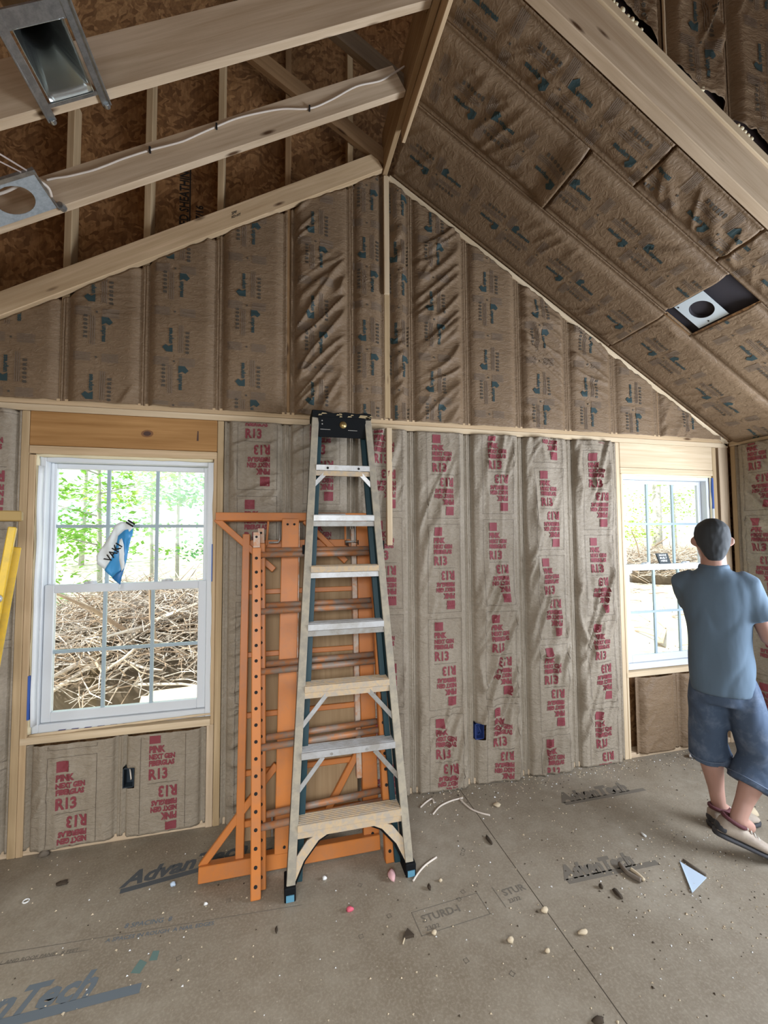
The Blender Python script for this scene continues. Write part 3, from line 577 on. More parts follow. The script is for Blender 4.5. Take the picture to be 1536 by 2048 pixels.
# ------------------------------------------------------------------ black-topped stepladder, folded and leaning on the wall
lad = thing('stepladder', (-.348, -.62, 0), 'tall folded stepladder with black top leaning against the wall in front of the scaffold', 'stepladder')
B0, T0 = Vector((-.348, -.620, 0)), Vector((-.333, -.203, 2.37)); DL = (T0-B0); LL = DL.length; DU = DL/LL; XU = Vector((1, 0, 0)); NL = XU.cross(DU)   # NL faces the room
def LP(t, x, n=0.): return B0+DU*t+XU*x+NL*n
def half(t): return .289-(.289-.156)*t/LL
for s in (-1, 1):
    q = MB(); a, b = LP(.05, s*half(.05)), LP(LL-.01, s*half(LL-.01)); q.beam(a, b, .040, .010, XU); q.build('rail', RAIL, lad, bevel=.002)
    rl = [o for o in bpy.data.objects if o.parent == lad][-1]
    q = MB(); q.beam(a-NL*.038-XU*.015, b-NL*.038-XU*.015, .009, .066, XU); q.beam(a-NL*.070, b-NL*.070, .034, .006, XU); q.build('rail_channel', RAILTEAL, rl)
    q = MB(); q.beam(LP(.03, s*.245, -.078), LP(LL-.05, s*.130, -.05), .03, .022, XU); q.build('rear_rail', RAILTEAL, lad, bevel=.002)
    q = MB(); c = LP(.03, s*half(0)); q.prism([(-.026, -.035), (.026, -.035), (.026, .03), (-.026, .03)], c+Vector((0, .10, 0)), XU, (0, 0, 1), (0, -1, 0), .115); q.build('foot', BLACKP, lad, bevel=.004)
    ft = [o for o in bpy.data.objects if o.parent == lad][-1]
    q = MB(); c2 = c+Vector((0, -.016, 0)); q.box(c2.x-.018, c2.x+.018, c2.y-.004, c2.y, c2.z-.026, c2.z+.002); q.build('foot_pad', BLUEFOOT, ft)
ts = [z/ (T0.z/LL) for z in (.270, .576, .878, 1.176, 1.474, 1.755, 2.046)]
MT = [(DUST, DUST), (ALU, ALUDULL), (DUST, DUST), (ALU, ALUDULL), (DUST, ALU), (ALU, ALUDULL), (ALU, DUST)]
for k, t in enumerate(ts):
    hw = half(t)-.018; c = LP(t, 0, .002); q = MB()
    z = c.z
    q.box(c.x-hw, c.x+hw, c.y-.006, c.y-.002, z-.006, z+.026); q.box(c.x-hw, c.x+hw, c.y-.002, c.y+.085, z+.022, z+.026)
    for r_ in range(6): q.box(c.x-hw, c.x+hw, c.y+.006+r_*.013, c.y+.010+r_*.013, z+.026, z+.029)
    st_ = q.build('step', MT[k][0], lad, bevel=.001)
    if k != 1:
        q = MB(); q.box(c.x-hw, c.x+hw, c.y-.001, c.y+.003, z-.036, z-.008); q.box(c.x-hw, c.x+hw, c.y+.003, c.y+.02, z-.036, z-.033); q.build('step_lip', MT[k][1], st_)
    if k in (1, 6):
        q = MB()
        for s in (-1, 1): q.tube([(c.x+s*.09, c.y-.009, z+.008), (c.x+s*.09, c.y-.004, z+.008)], .007, 10)
        q.build('rivet', ALUDULL if k == 1 else HOLE, st_)
    if k in (1, 2, 6):
        dx, dz = ((.11, .13) if k == 1 else (.13, .15)) if k < 6 else (.07, .075)
        for s in (-1, 1):
            q = MB(); a = Vector((c.x+s*(hw-dx), c.y+.016, z-.012)); b = LP(t-dz-.02, s*(half(t-dz)-.012), -.02); q.beam(a, b, .024, .010, (0, 1, .2)); q.beam(a+Vector((s*.004, -.012, .004)), b+Vector((s*.004, -.012, .004)), .003, .022, (0, 1, .2)); q.build('step_brace', ALU if k == 6 or s < 0 else ALUDULL, lad)
    if k == 0:
        for s in (-1, 1):
            # wide curved knee brace from the bottom step to the foot of the rail
            pts_o = [(s*(hw-.20), t-.01), (s*(hw-.10), t-.055), (s*(hw-.03), t-.13), (s*(half(.1)-.012), t-.22)]
            pts_i = [(s*(hw-.13), t-.01), (s*(hw-.045), t-.05), (s*(hw+.005), t-.11), (s*(half(.1)+.012), t-.20)]
            q = MB(); ring = [LP(b, a, -.006) for a, b in pts_o+pts_i[::-1]]; ring2 = [p-NL*.010 for p in ring]; n = len(ring)
            fr = tuple(range(n)); q.add(ring+ring2, [fr, tuple(range(2*n-1, n-1, -1))]+[(i, (i+1) % n, n+(i+1) % n, n+i) for i in range(n)]); kb = q.build('knee_brace', DUST, lad)
            q = MB(); e = [LP(b, a, -.004) for a, b in pts_o]+[LP(.06, s*(half(0)-.022), -.004)]
            q.tube([p-NL*.02 for p in e], .013, 8); q.build('brace_edge', BLACKP, kb, True)
top = thing_top = MB()
c = LP(LL, 0); zt = 2.372
q = MB(); prof = [(-.178, -.0), (.178, -.0), (.178, .036), (.14, .042), (.09, .034), (.02, .040), (-.05, .030), (-.11, .042), (-.178, .044)]
q.prism(prof, (c.x, -.035, zt-.010), (1, 0, 0), (0, 0, 1), (0, -1, 0), .175); cap = q.build('top_cap', BLACKP, lad, bevel=.004)
q = MB(); q.prism([(-.142, .0), (.142, .0), (.142, -.118), (-.136, -.118)], (c.x, c.y-.004, zt-.008), (1, 0, 0), (0, 0, 1), (0, -1, 0), .007); q.box(c.x-.15, c.x+.15, c.y+.005, c.y+.012, zt-.12, zt-.03); q.build('front_apron', BLACKP, cap)
q = MB(); q.tube([(c.x+.005, c.y-.013, zt-.05), (c.x+.005, c.y-.010, zt-.05)], .021, 20); q.build('badge', BRASS, cap, True)
q = MB(); rng = random.Random(2)
for k in range(9):
    x = -.15+.30*rng.random(); w_ = .01+.03*rng.random(); z_ = rng.uniform(-.002, .02)
    q.prism([(x, z_), (x+w_, z_+.003), (x+w_*.8, z_+.008), (x+w_*.2, z_+.009)], (c.x, -.2105, zt-.004), (1, 0, 0), (0, 0, 1), (0, -1, 0), .0012)
q.prism([(.10, .004), (.168, .0), (.168, .018), (.11, .02)], (c.x, -.2105, zt-.004), (1, 0, 0), (0, 0, 1), (0, -1, 0), .0012); q.build('worn_edge', SCUFF, cap)
q = MB(); q.box(c.x-.13, c.x-.07, c.y-.0125, c.y-.011, zt-.083, zt-.08); q.box(c.x+.035, c.x+.09, c.y-.0125, c.y-.011, zt-.083, zt-.08)
for x in (-.118, -.119): q.tube([(c.x+x, c.y-.0125, zt-.03 if x < -.1185 else zt-.05), (c.x+x, c.y-.011, zt-.03 if x < -.1185 else zt-.05)], .004, 8)
q.build('apron_mark', ALUDULL, cap)
# hooks on the outside of the rails
for s, z in ((-1, 1.60), (1, 1.62)):
    t = z/(T0.z/LL); q = MB(); c = LP(t, s*(half(t)+.026), -.02); q.box(c.x-.006, c.x+.006, c.y-.01, c.y+.02, c.z-.03, c.z+.02); q.build('spreader_knob', BLACKP, lad)

# ------------------------------------------------------------------ orange scaffold: platform and two end frames leaning on the wall
pl = thing('scaffold_platform', (-.6, -.39, 0), 'orange scaffold platform with plywood deck stood on end against the wall', 'scaffold platform')
PB, PT = Vector((0, -.395, 0)), Vector((0, -.09, 1.805)); PD = (PT-PB); PL = PD.length; PD /= PL; PN = XU.cross(PD)
def PP(x, t, n=0.): return PB+PD*t+XU*x+PN*n
def pbar(name, x0, t0, x1, t1, wid, dep, n=0., m=ORANGE, par=pl):
    q = MB(); a, b = PP(x0, t0, n), PP(x1, t1, n); d = (b-a).normalized(); q.beam(a, b, wid, dep, d.cross(PN)); return q.build(name, m, par, bevel=.003)
pbar('deck', -.565, .12, -.565, 1.66, .60, .014, -.035, PLY)
pbar('side_rail', -.876, .05, -.876, 1.70, .040, .05, -.005); rr = pbar('side_rail', -.205, .04, -.190, 1.78, .085, .045, -.01)
pbar('worn_strip', -.262, .35, -.252, 1.73, .030, .05, -.006, ORANGE_W, rr)
pbar('end_bar', -1.062, .038, -.165, .038, .070, .055, .012); tb = pbar('end_bar', -1.045, 1.80, -.150, 1.80, .048, .045, .008)
pbar('worn_strip', -.50, 1.80, -.30, 1.80, .040, .004, .031, ALUDULL, tb)
pbar('lower_bar', -.86, .21, -.25, .21, .03, .03, -.012)
for t in (1.645, 1.37, 1.03, .72, .44): pbar('cross_bar', -.86, t, -.24, t, .028 if t < 1.6 else .045, .025, -.02)
pbar('brace', -1.045, 1.79, -.72, 1.49, .034, .03, .004); pbar('brace', -.545, 1.78, -.30, 1.53, .034, .03, -.004)
pbar('brace', -1.055, .06, -.70, .47, .034, .03, .004); pbar('brace', -.47, .16, -.235, .52, .034, .03, -.008)
pbar('web_rod', -.765, 1.63, -.755, 1.78, .012, .012, 0); pbar('web_rod', -.30, 1.63, -.30, 1.78, .012, .012, 0)
cb = pbar('centre_beam', -.660, .07, -.628, 1.785, .098, .034, .030); pbar('beam_edge', -.609, .10, -.578, 1.76, .006, .038, .031, ORANGE_W, cb)
for x, t in ((-.607, 1.75), (-.645, 1.75), (-.66, .10)):
    q = MB(); c = PP(x, t, .0468); q.tube([c, c+PN*.003], .007, 10); q.build('bolt_hole', HOLE, cb)
for x, t, s in ((-.69, 1.66, 1), (-.245, 1.66, 1), (-.72, .25, -1)):
    q = MB(); q.tube([PP(x, t+.10*s, .03), PP(x, t, .03), PP(x-.008*s, t-.012*s, .03), PP(x-.06*s, t-.014*s, .03)], .006, 8); q.build('latch_hook', ALUDULL, pl, True)
q = MB(); c = PP(-.20, .075, .016); q.tube([c, c+PN*.003], .008, 10); q.build('bolt_hole', HOLE, pl)
bl = Print().r(0, 0, .004, .03, 0).r(-.012, .025, .016, .032, 0).t('LIFT', .03, -.012, -.05, 0, .001)
q = MB(); stamp(q, bl, -.255, 1.645, -math.pi/2, lambda u, v: PP(u, v, .0205), ok_); q.build('printed_mark', HOLE, rr)

def end_frame(label, dy, dz, dx, parts=True):
    ef = thing('scaffold_end_frame', (-.45+dx, -.55+dy, 0), label, 'scaffold frame')
    off = Vector((dx, dy, 0)); LBt, LTp = Vector((-.790, -.568, 0))+off, Vector((-.814, -.238, 1.60+dz))+off; RBt, RTp = Vector((-.136, -.505, 0))+off, Vector((-.152, -.228, 1.60+dz))+off
    holes_l = None
    for nm, a, b in (('post', LBt, LTp), ('post', RBt, RTp)):
        q = MB(); d = (b-a).normalized(); q.beam(a+Vector((0, 0, .0)), b, .046, .046, XU); po = q.build(nm, ORANGE, ef, bevel=.004)
        q = MB(); fn = XU.cross(d).normalized(); n = 20
        for k in range(n+1):
            if a.x > -.5 and k == 3: continue
            p = a.lerp(b, (.055+k*.076)/ (b-a).length) if (.055+k*.076) < (b-a).length-.02 else None
            if p is None: continue
            q.tube([p+fn*.0225, p+fn*.0238], .0085, 10)
        q.build('pin_hole', HOLE, po)
        q = MB(); q.beam(b, b+d*.088, .036, .036, XU); cp = q.build('coupling_pin', ORANGE_W, ef, bevel=.003)
        q = MB(); p = b+d*.06; q.tube([p+fn*.0178, p+fn*.019], .007, 8); q.build('pin_hole', HOLE, cp)
    for z in (1.563, 1.262, .962, .610, .270):
        k = (z+dz)/(1.60+dz); a, b = LBt.lerp(LTp, k), RBt.lerp(RTp, k); a.x += .022; b.x -= .022; a.y += .010; b.y += .010
        q = MB(); q.tube([a, b], .0165, 12); q.build('rung', STEELPIPE, ef, True)
    return ef
end_frame('orange scaffold end frame with perforated posts, nearest the stepladder', 0, 0, 0)
end_frame('orange scaffold end frame tucked behind the perforated front frame', .052, .022, .022)

# ------------------------------------------------------------------ yellow ladder at the edge
yl = thing('yellow_ladder', (-2.35, -.80, 0), 'folded yellow ladder leaning beside the first window, cut by the photo edge', 'ladder')
ax = Vector((-.92, -.39, 0)); ya = Vector((-.39, .92, 0))
tr, br_ = Vector((-1.842, -.47, 1.765)), Vector((-1.985, -.62, 0)); tl, bl_ = tr+ax*.32, br_+ax*.46
for nm, a, b, m in (('rail', br_, tr-Vector((0, 0, .05)), YELLOW), ('rail', bl_, tl-Vector((0, 0, .05)), YELLOW), ('rear_rail', br_+ya*.07+Vector((.03, 0, 0)), tr+ya*.07+Vector((.015, 0, -.14)), YELLOW), ('rear_rail', bl_+ya*.07, tl+ya*.07-Vector((0, 0, .12)), YELLOW)):
    q = MB(); q.beam(a, b, .028, .07 if nm == 'rail' else .03, ax); q.build(nm, m, yl, bevel=.003)
for k in range(1, 6):
    q = MB(); a, b = br_.lerp(tr, k/6), bl_.lerp(tl, k/6); q.beam(a, b, .06, .03, ya); q.build('step', ALU, yl, bevel=.002)
q = MB(); q.beam(tr-ax*.03+ya*.03, tl+ax*.03+ya*.03, .13, .045, ya); q.build('top_cap', YELLOW_CAP, yl, bevel=.004)
q = MB(); q.lump(br_.lerp(tr, .80)-ya*.04, .018, 3, mi=0); q.build('bolt', ALU, yl, True)

# ------------------------------------------------------------------ things fixed to the framing
nL = Vector((SL, 0, -1)).normalized(); Vl = Vector((1, 0, SL)).normalized(); Yv = Vector((0, 1, 0))          # left slope: outward (down) normal, up-slope, depth
def LS(x, y, n=0.): return Vector((x, y, zc(x)))+nL*n
boot = thing('duct_boot', LS(-1.44, -1.12), 'galvanised duct boot with open mouth hung across the rafter, top left corner', 'duct boot')
q = MB(); rc = []
x0, x1, y0, y1 = -1.508, -1.372, -1.235, -1.000
def rect_ring(x0, x1, y0, y1, n, k=8):
    P = []
    for a, b in (((x0, y0), (x1, y0)), ((x1, y0), (x1, y1)), ((x1, y1), (x0, y1)), ((x0, y1), (x0, y0))):
        for i in range(k): P.append(LS(a[0]+(b[0]-a[0])*i/k, a[1]+(b[1]-a[1])*i/k, n))
    return P
r0 = rect_ring(x0, x1, y0, y1, .012); r1_ = rect_ring(x0+.004, x1-.004, y0+.004, y1-.004, -.03)
cx_, cy_ = -1.44, -1.105; circ = []
for i in range(32):
    d = r1_[i]-LS(-1.44, -1.10, -.03); ang = math.atan2(d.y, d.dot(Vl)); circ.append(LS(cx_, cy_, -.115)+Vl*(.056*math.cos(ang))+Yv*(.056*math.sin(ang)))
circ2 = [p-nL*.12 for p in circ]
q.loft([r0, r1_, circ, circ2], caps=False); bo = q.build('funnel', mat('shiny_galvanised', (.50, .52, .50), .24, .95), boot, True)
so = bo.modifiers.new('sheet', 'SOLIDIFY'); so.thickness = .0015
q = MB(); q.loft([[p+nL*.0 for p in circ2], [p-nL*.002 for p in circ2]]); q.build('duct_interior', HOLE, boot)
for x, dx in ((-1.528, -.004), (-1.352, .004)):
    q = MB(); q.beam(LS(x, -1.42, .010), LS(x, -.945, .010), .030, .008, Vl); q.beam(LS(x+dx*3, -1.42, .016), LS(x+dx*3, -.95, .016), .006, .014, Vl); q.tube([LS(x, -.955, .012), LS(x, -.938, .012)], .012, 10); q.build('hanger_rail', GALV, boot, bevel=.001)
for y, wd in ((-.995, .014), (-1.26, .055)):
    q = MB(); q.beam(LS(-1.52, y, .008), LS(-1.36, y, .008), wd, .006, Yv); q.build('flange', GALV, boot)

hp = thing('light_housing_plate', LS(-1.76, -.66), 'galvanised recessed-light plate with round opening on the cable rafter, left edge', 'light housing')
def ringplate(x0, x1, y0, y1, cx, cy, r, P, k=8, th=.002):
    out = []; inn = []
    for a, b in (((x0, y0), (x1, y0)), ((x1, y0), (x1, y1)), ((x1, y1), (x0, y1)), ((x0, y1), (x0, y0))):
        for i in range(k):
            x, y = a[0]+(b[0]-a[0])*i/k, a[1]+(b[1]-a[1])*i/k; out.append((x, y)); d = math.atan2(y-cy, (x-cx)*1.163); inn.append((cx+r*math.cos(d)/1.163, cy+r*math.sin(d)))
    q = MB(); n = len(out); vs = [P(x, y, .0) for x, y in out]+[P(x, y, .0) for x, y in inn]+[P(x, y, -th) for x, y in out]+[P(x, y, -th) for x, y in inn]
    fs = []
    for i in range(n):
        j = (i+1) % n; fs += [(i, j, n+j, n+i), (2*n+j, 2*n+i, 3*n+i, 3*n+j), (j, i, 2*n+i, 2*n+j), (n+i, n+j, 3*n+j, 3*n+i)]
    q.add(vs, fs); return q
q = ringplate(-1.885, -1.668, -.765, -.575, -1.775, -.672, .073, lambda x, y, n: LS(x, y, .006+n)); q.build('plate', GALVP, hp)
q = MB(); q.beam(LS(-1.664, -.775, .000), LS(-1.664, -.565, .000), .006, .022, Vl); q.tube([LS(-1.655, -.585, .006), LS(-1.648, -.560, .006)], .016, 8); q.build('hanger_clip', GALV, hp)
q = MB(); q.beam(LS(-1.90, -.77, .002), LS(-1.66, -.77, .002), .02, .012, Yv); q.build('hanger_bar', GALV, hp)
def wire(name, pts, r, m, label, cat='cable', grp=None, parent=None, n=8):
    P = [Vector(p) for p in pts]; out = []
    for i in range(len(P)-1):
        p0, p1, p2, p3 = P[max(i-1, 0)], P[i], P[i+1], P[min(i+2, len(P)-1)]
        for k in range(6):
            t = k/6; out.append(.5*((2*p1)+(p2-p0)*t+(2*p0-5*p1+4*p2-p3)*t*t+(3*p1-p0-3*p2+p3)*t**3))
    out.append(P[-1]); q = MB(); q.tube(out, r, n)
    if parent is not None: return q.build(name, m, parent, True)
    return tag(q.build(name, m, origin=P[0], smooth=True), label, cat, grp)
cab = wire('cable', CABPTS, .0045, CABLE, 'white cable stapled in waves along the bare rafter face, entering the ridge')
q = MB()
for p in (CABPTS[7], CABPTS[11], CABPTS[15]): v = Vector(p); q.box(v.x-.004, v.x+.004, v.y-.008, v.y+.004, v.z-.014, v.z+.012)
q.build('staple', HOLE, cab)
lp = [LS(-2.0, -.72, -.01), LS(-1.84, -.735, -.02), LS(-1.74, -.735, -.02), LS(-1.68, -.715, -.015), LS(-1.655, -.68, .0), LS(-1.662, -.645, .012)]
wire('cable_loop', lp, .006, CABLE, 'white cable looping over the recessed-light plate')
wire('cable_loop', [LS(-1.90, -.66, -.06), LS(-1.80, -.655, -.055), LS(-1.72, -.66, -.06), LS(-1.69, -.64, -.06)], .006, CABLE, 'white cable seen through the round opening of the recessed-light plate')
hw_ = thing('hanger_strap', LS(-1.76, -.9, 0), 'thin U-shaped wire strap reaching from the upper rafter to the recessed-light plate', 'wire strap')
q = MB(); a, b = LS(-1.80, -.945, .0), LS(-1.755, -.945, .0); c_, d_ = LS(-1.675, -.76, .0), LS(-1.70, -.775, .0); q.tube([d_, a+Vector((.02, 0, 0))], .003, 6); q.tube([c_, b], .0036, 6); q.build('strap_wire', CABLEPINK, hw_, True)
q = MB(); q.beam(a-Vl*.03, b, .012, .012, Yv); q.build('strap_bar', GALV, hw_)

# recessed fixture in the right slope
nR = Vector((-SL, 0, -1)).normalized()
def RS(x, y, n=0.): return Vector((x, y, zc(x)))+nR*n
vp = thing('light_housing_plate', RS(1.835, -.68), 'bright metal plate with round hole in the gap of the sloped ceiling insulation', 'light housing')
q = ringplate(1.738, 1.932, -.772, -.583, 1.832, -.684, .068, lambda x, y, n: RS(x, y, -.004+n)); q.build('plate', WHITEP, vp)
q = MB(); ck = 24; ra = [RS(1.832+.066/1.163*math.cos(2*math.pi*i/ck), -.684+.066*math.sin(2*math.pi*i/ck), -.006) for i in range(ck)]; rb = [p-nR*.12 for p in ra]
q.loft([ra, rb], caps=False); q.add(rb, [tuple(range(ck))]); q.build('can', mat('dark_can', (.05, .045, .05), .5), vp, True)
q = MB()
for x, y in ((1.752, -.60), (1.915, -.66)): q.tube([RS(x, y, -.003), RS(x, y, -.001)], .005, 8)
q.build('screw_hole', HOLE, vp)
q = MB(); q.beam(RS(1.725, -.70, -.03), RS(1.955, -.70, -.03), .46, .006, Yv); tag(q.build('cavity_shade_panel', mat('cavity_shade', (.035, .03, .035), .9), origin=RS(1.84, -.7)), 'dark cavity board seen beside the bright ceiling light plate', 'board')  # no real board: dark sheet paints the shade inside the open cavity
q = MB(); q.beam(RS(1.742, -.50, -.006), RS(1.945, -.50, -.006), .05, .01, Yv); tag(q.build('blocking', PINE_DK, origin=RS(1.84, -.5)), 'short wood block along the gable side of the ceiling light plate', 'blocking')

# outlet boxes
def obox(label, x, z, w_, h_, rim, inside, y=-.012):
    t = thing('outlet_box', (x, y, z), label, 'outlet box'); q = MB(); e = .005
    for a, b, c, d in ((x-w_/2, x-w_/2+e, z-h_/2, z+h_/2), (x+w_/2-e, x+w_/2, z-h_/2, z+h_/2), (x-w_/2, x+w_/2, z-h_/2, z-h_/2+e), (x-w_/2, x+w_/2, z+h_/2-e, z+h_/2)): q.box(a, b, y, y+.06, c, d)
    q.box(x-w_/2, x+w_/2, y+.056, y+.06, z-h_/2, z+h_/2); q.build('box_shell', rim, t)
    q = MB(); q.box(x-w_/2+e, x+w_/2-e, y+.05, y+.055, z-h_/2+e, z+h_/2-e); q.build('box_back', inside, t)
    q = MB(); q.tube([(x-.01, y+.05, z+h_/2-.01), (x+.005, y+.02, z+.015), (x+.012, y+.008, z-.01), (x+.004, y+.03, z-.025)], .004, 6); q.build('wire_tail', CABLE if rim is not BLUEBOX else BLUEBOX, t, True)
obox('blue outlet box in the insulation right of the stepladder', .622, .347, .064, .104, BLUEBOX, BLUEBOX, -.016)
obox('dark outlet box in the insulation below the first window', -1.492, .341, .056, .106, DARKBOX, DARKBOX, -.016)

# torn plastic wrapper against the pane
wr = thing('plastic_wrapper', (-1.56, .03, 1.56), 'crumpled white and blue plastic wrapper stuck to the first window', 'plastic wrapper')
def film(name, poly_px, m, y, par, seed):
    P = [Vector((a, y, b)) for a, b in poly_px]; c = sum(P, Vector())/len(P); bm = bmesh.new(); bv = [bm.verts.new(p) for p in P]; bm.faces.new(bv); bmesh.ops.triangulate(bm, faces=bm.faces[:]); bmesh.ops.subdivide_edges(bm, edges=bm.edges[:], cuts=4, use_grid_fill=True)
    q = MB(); q.add([v.co+Vector((0, .014*noise.noise(Vector((v.co.x*22+seed, v.co.z*9, seed))), 0)) for v in bm.verts], [tuple(v.index for v in f.verts) for f in bm.faces]) if (bm.verts.index_update() or True) else None; bm.free()
    o = q.build(name, m, par, True); s_ = o.modifiers.new('film', 'SOLIDIFY'); s_.thickness = .002; return o
def WX(px, py): return WPX(px, py)
film('white_film', [WX(*p) for p in ((243, 1044), (264, 1043), (270, 1055), (262, 1062), (240, 1080), (228, 1110), (212, 1140), (196, 1128), (194, 1112), (208, 1090), (222, 1070), (232, 1050))], WHITEPL, .020, wr, 1)
film('blue_film', [WX(*p) for p in ((268, 1056), (267, 1072), (258, 1084), (254, 1112), (252, 1132), (246, 1152), (243, 1168), (226, 1154), (210, 1140), (224, 1118), (234, 1092), (238, 1072), (252, 1060))], BLUEPL, .012, wr, 2)
film('pale_fold', [WX(*p) for p in ((247, 1076), (250, 1090), (250, 1112), (253, 1134), (247, 1142), (242, 1120), (241, 1098), (242, 1080))], WHITEPL, .002, wr, 3)
film('dark_blue_fold', [WX(*p) for p in ((236, 1146), (250, 1136), (246, 1154), (243, 1168), (227, 1155))], DKBLUEPL, .003, wr, 4)
q = MB(); a = Vector((*WX(242, 1165),)); q.tube([(a[0], .012, a[1]), (a[0]-.002, .006, a[1]-.035)], .004, 6); q.build('film_tail', WHITEPL, wr, True)
q = MB(); o0 = WX(214, 1122); p_ = Print().t('VAKI', .055, 0, .01, 0, .001, sx=.95).t('II', .06, .225, .03, 0, .002); stamp(q, p_, o0[0]+.03, o0[1]-.015, R(56), lambda u, v: Vector((u, .003, v)), ok_); q.build('printed_lettering', HOLE, wr)

# little printed card standing on the meeting rail of the second window
cd = thing('card', (2.25, .066, 1.42), 'small black printed card standing on the meeting rail of the second window', 'card')
q = MB(); A = [(2.205, 1.505), (2.315, 1.505), (2.338, 1.424), (2.232, 1.424)]; fr = [Vector((x, .052+(z-1.424)*.12, z)) for x, z in A]; bk = [p+Vector((0, .012, 0)) for p in fr]; q.add(fr+bk, [(3, 2, 1, 0), (4, 5, 6, 7)]+[(i, (i+1) % 4, 4+(i+1) % 4, 4+i) for i in range(4)]); q.build('card_body', mat('slate_black_card', (.03, .04, .045), .6), cd)
q = MB(); p_ = Print()
for k, s_ in enumerate(('MADE', 'BUILT', 'HERE')): p_.t(s_, .020, .022+k*.006, .060-k*.022, 0, .0006, sx=1.35)
stamp(q, p_, 2.205, 1.424, 0, lambda u, v: Vector((u, .0505+(v-1.424)*.12, v)), ok_); q.build('printed_lettering', WHITECR, cd)
# ------------------------------------------------------------------ the man walking toward the second window
F_, Rt = Vector((.79, .61, 0)).normalized(), Vector((.61, -.79, 0)).normalized(); UP = Vector((0, 0, 1))
man = thing('person', (1.66, -.85, 0), 'person in slate blue T-shirt and dark denim shorts walking away toward the second window', 'person')
def bake(mb, name, m, vox, smooth_it=6, parent=man, noise_amp=0., ns=10):
    o = mb.build('tmp', m, origin=(0, 0, 0)); r_ = o.modifiers.new('r', 'REMESH'); r_.mode = 'VOXEL'; r_.voxel_size = vox
    s_ = o.modifiers.new('s', 'SMOOTH'); s_.iterations = smooth_it; s_.factor = .5
    dg = bpy.context.evaluated_depsgraph_get(); me = bpy.data.meshes.new_from_object(o.evaluated_get(dg)); old = o.data; bpy.data.objects.remove(o); bpy.data.meshes.remove(old)
    base = ORG[parent.name]
    for v in me.vertices:
        if noise_amp:
            p = v.co; k = noise.noise(Vector((p.x*ns, p.y*ns, p.z*ns*.5))); v.co += Vector((v.normal.x, v.normal.y, v.normal.z*.3))*noise_amp*(k-max(0, .25-abs(k))*1.2)
    for v in me.vertices: v.co -= base
    me.name = name; me.materials.clear(); me.materials.append(m); me.polygons.foreach_set('use_smooth', [True]*len(me.polygons))
    ob = bpy.data.objects.new(name, me); C.objects.link(ob); ob.parent = parent; ORG[ob.name] = base; return ob
def limb(q, pts, rads, n=14):
    pts = [Vector(p) for p in pts]; P = []; Q = []
    a = (pts[0]-pts[1]).normalized(); b = (pts[-1]-pts[-2]).normalized()
    for k in (.95, .7, .4): P.append(pts[0]+a*rads[0]*k); Q.append(rads[0]*math.sqrt(1-k*k))
    P += pts; Q += list(rads)
    for k in (.4, .7, .95): P.append(pts[-1]+b*rads[-1]*k); Q.append(rads[-1]*math.sqrt(1-k*k))
    q.tube(P, Q, n)
def ell(c, a, b, fx=Rt, fy=F_, n=24, sq=1.0):
    out = []
    for i in range(n):
        t = 2*math.pi*i/n; cx, sx = math.cos(t), math.sin(t)
        cx = math.copysign(abs(cx)**sq, cx); sx = math.copysign(abs(sx)**sq, sx); out.append(Vector(c)+fx*(a*cx)+fy*(b*sx))
    return out
pel = Vector((1.665, -.842, .92)); nk = Vector((1.618, -.862, 1.49)); hd = Vector((1.612, -.862, 1.628))
def ax_(z): k = (z-.92)/(1.49-.92); return pel+(nk-pel)*k
lhip, rhip = pel-Rt*.072-UP*.05, pel+Rt*.072-UP*.05
lkn, rkn = Vector((1.700, -.722, .475)), Vector((1.800, -.925, .47))
lan, ran = Vector((1.765, -.715, .105)), Vector((1.625, -.925, .185))
lsh, rsh = ax_(1.395)-Rt*.136, ax_(1.395)+Rt*.136
lel = lsh+F_*.20+Rt*.03-UP*.20; lha = lel+F_*.16+Rt*.13+UP*.10
rel_ = rsh+Rt*.075-UP*.27+F_*.02; rha = rel_+Rt*.15+F_*.14-UP*.13
b = MB()
for hp_, kn, an in ((lhip, lkn, lan), (rhip, rkn, ran)):
    cf = kn.lerp(an, .32)-F_*.018
    limb(b, [hp_, hp_.lerp(kn, .5), kn, cf, kn.lerp(an, .72), an], [.066, .068, .054, .057, .040, .036])
    limb(b, [an, an+Vector((.06, -.01, -.04))], [.036, .03])
b.loft([ell(ax_(z), a, d) for z, a, d in ((0.84, 0.123, 0.089), (0.95, 0.127, 0.093), (1.08, 0.119, 0.085), (1.25, 0.135, 0.093), (1.36, 0.143, 0.089), (1.43, 0.098, 0.068), (1.48, 0.06, 0.058), (1.56, 0.056, 0.057))])
for sh, el_, ha in ((lsh, lel, lha), (rsh, rel_, rha)):
    limb(b, [sh, sh.lerp(el_, .5), el_, el_.lerp(ha, .35), ha], [.048, .044, .038, .040, .026])
    d = (ha-el_).normalized(); side = d.cross(UP).normalized(); pn = side.cross(d)
    limb(b, [ha, ha+d*.05, ha+d*.085], [.026, .034, .034])
    for k, (o_, l_) in enumerate(((-.026, .066), (-.009, .076), (.009, .072), (.026, .056))):
        p0 = ha+d*.085+side*o_; p1 = p0+d*l_*.5-pn*.010; p2 = p1+d*l_*.35-pn*.03; limb(b, [p0-d*.02, p0, p1, p2], [.0095, .0095, .0085, .0075], 8)
    t0 = ha+d*.03+side*.028*(1 if sh is lsh else -1); t1 = t0+d*.035+side*.025*(1 if sh is lsh else -1)-pn*.012; limb(b, [t0, t1, t1+d*.025-pn*.008], [.012, .011, .009], 8)
hf = (F_+Rt*-.22).normalized(); hr = hf.cross(UP)
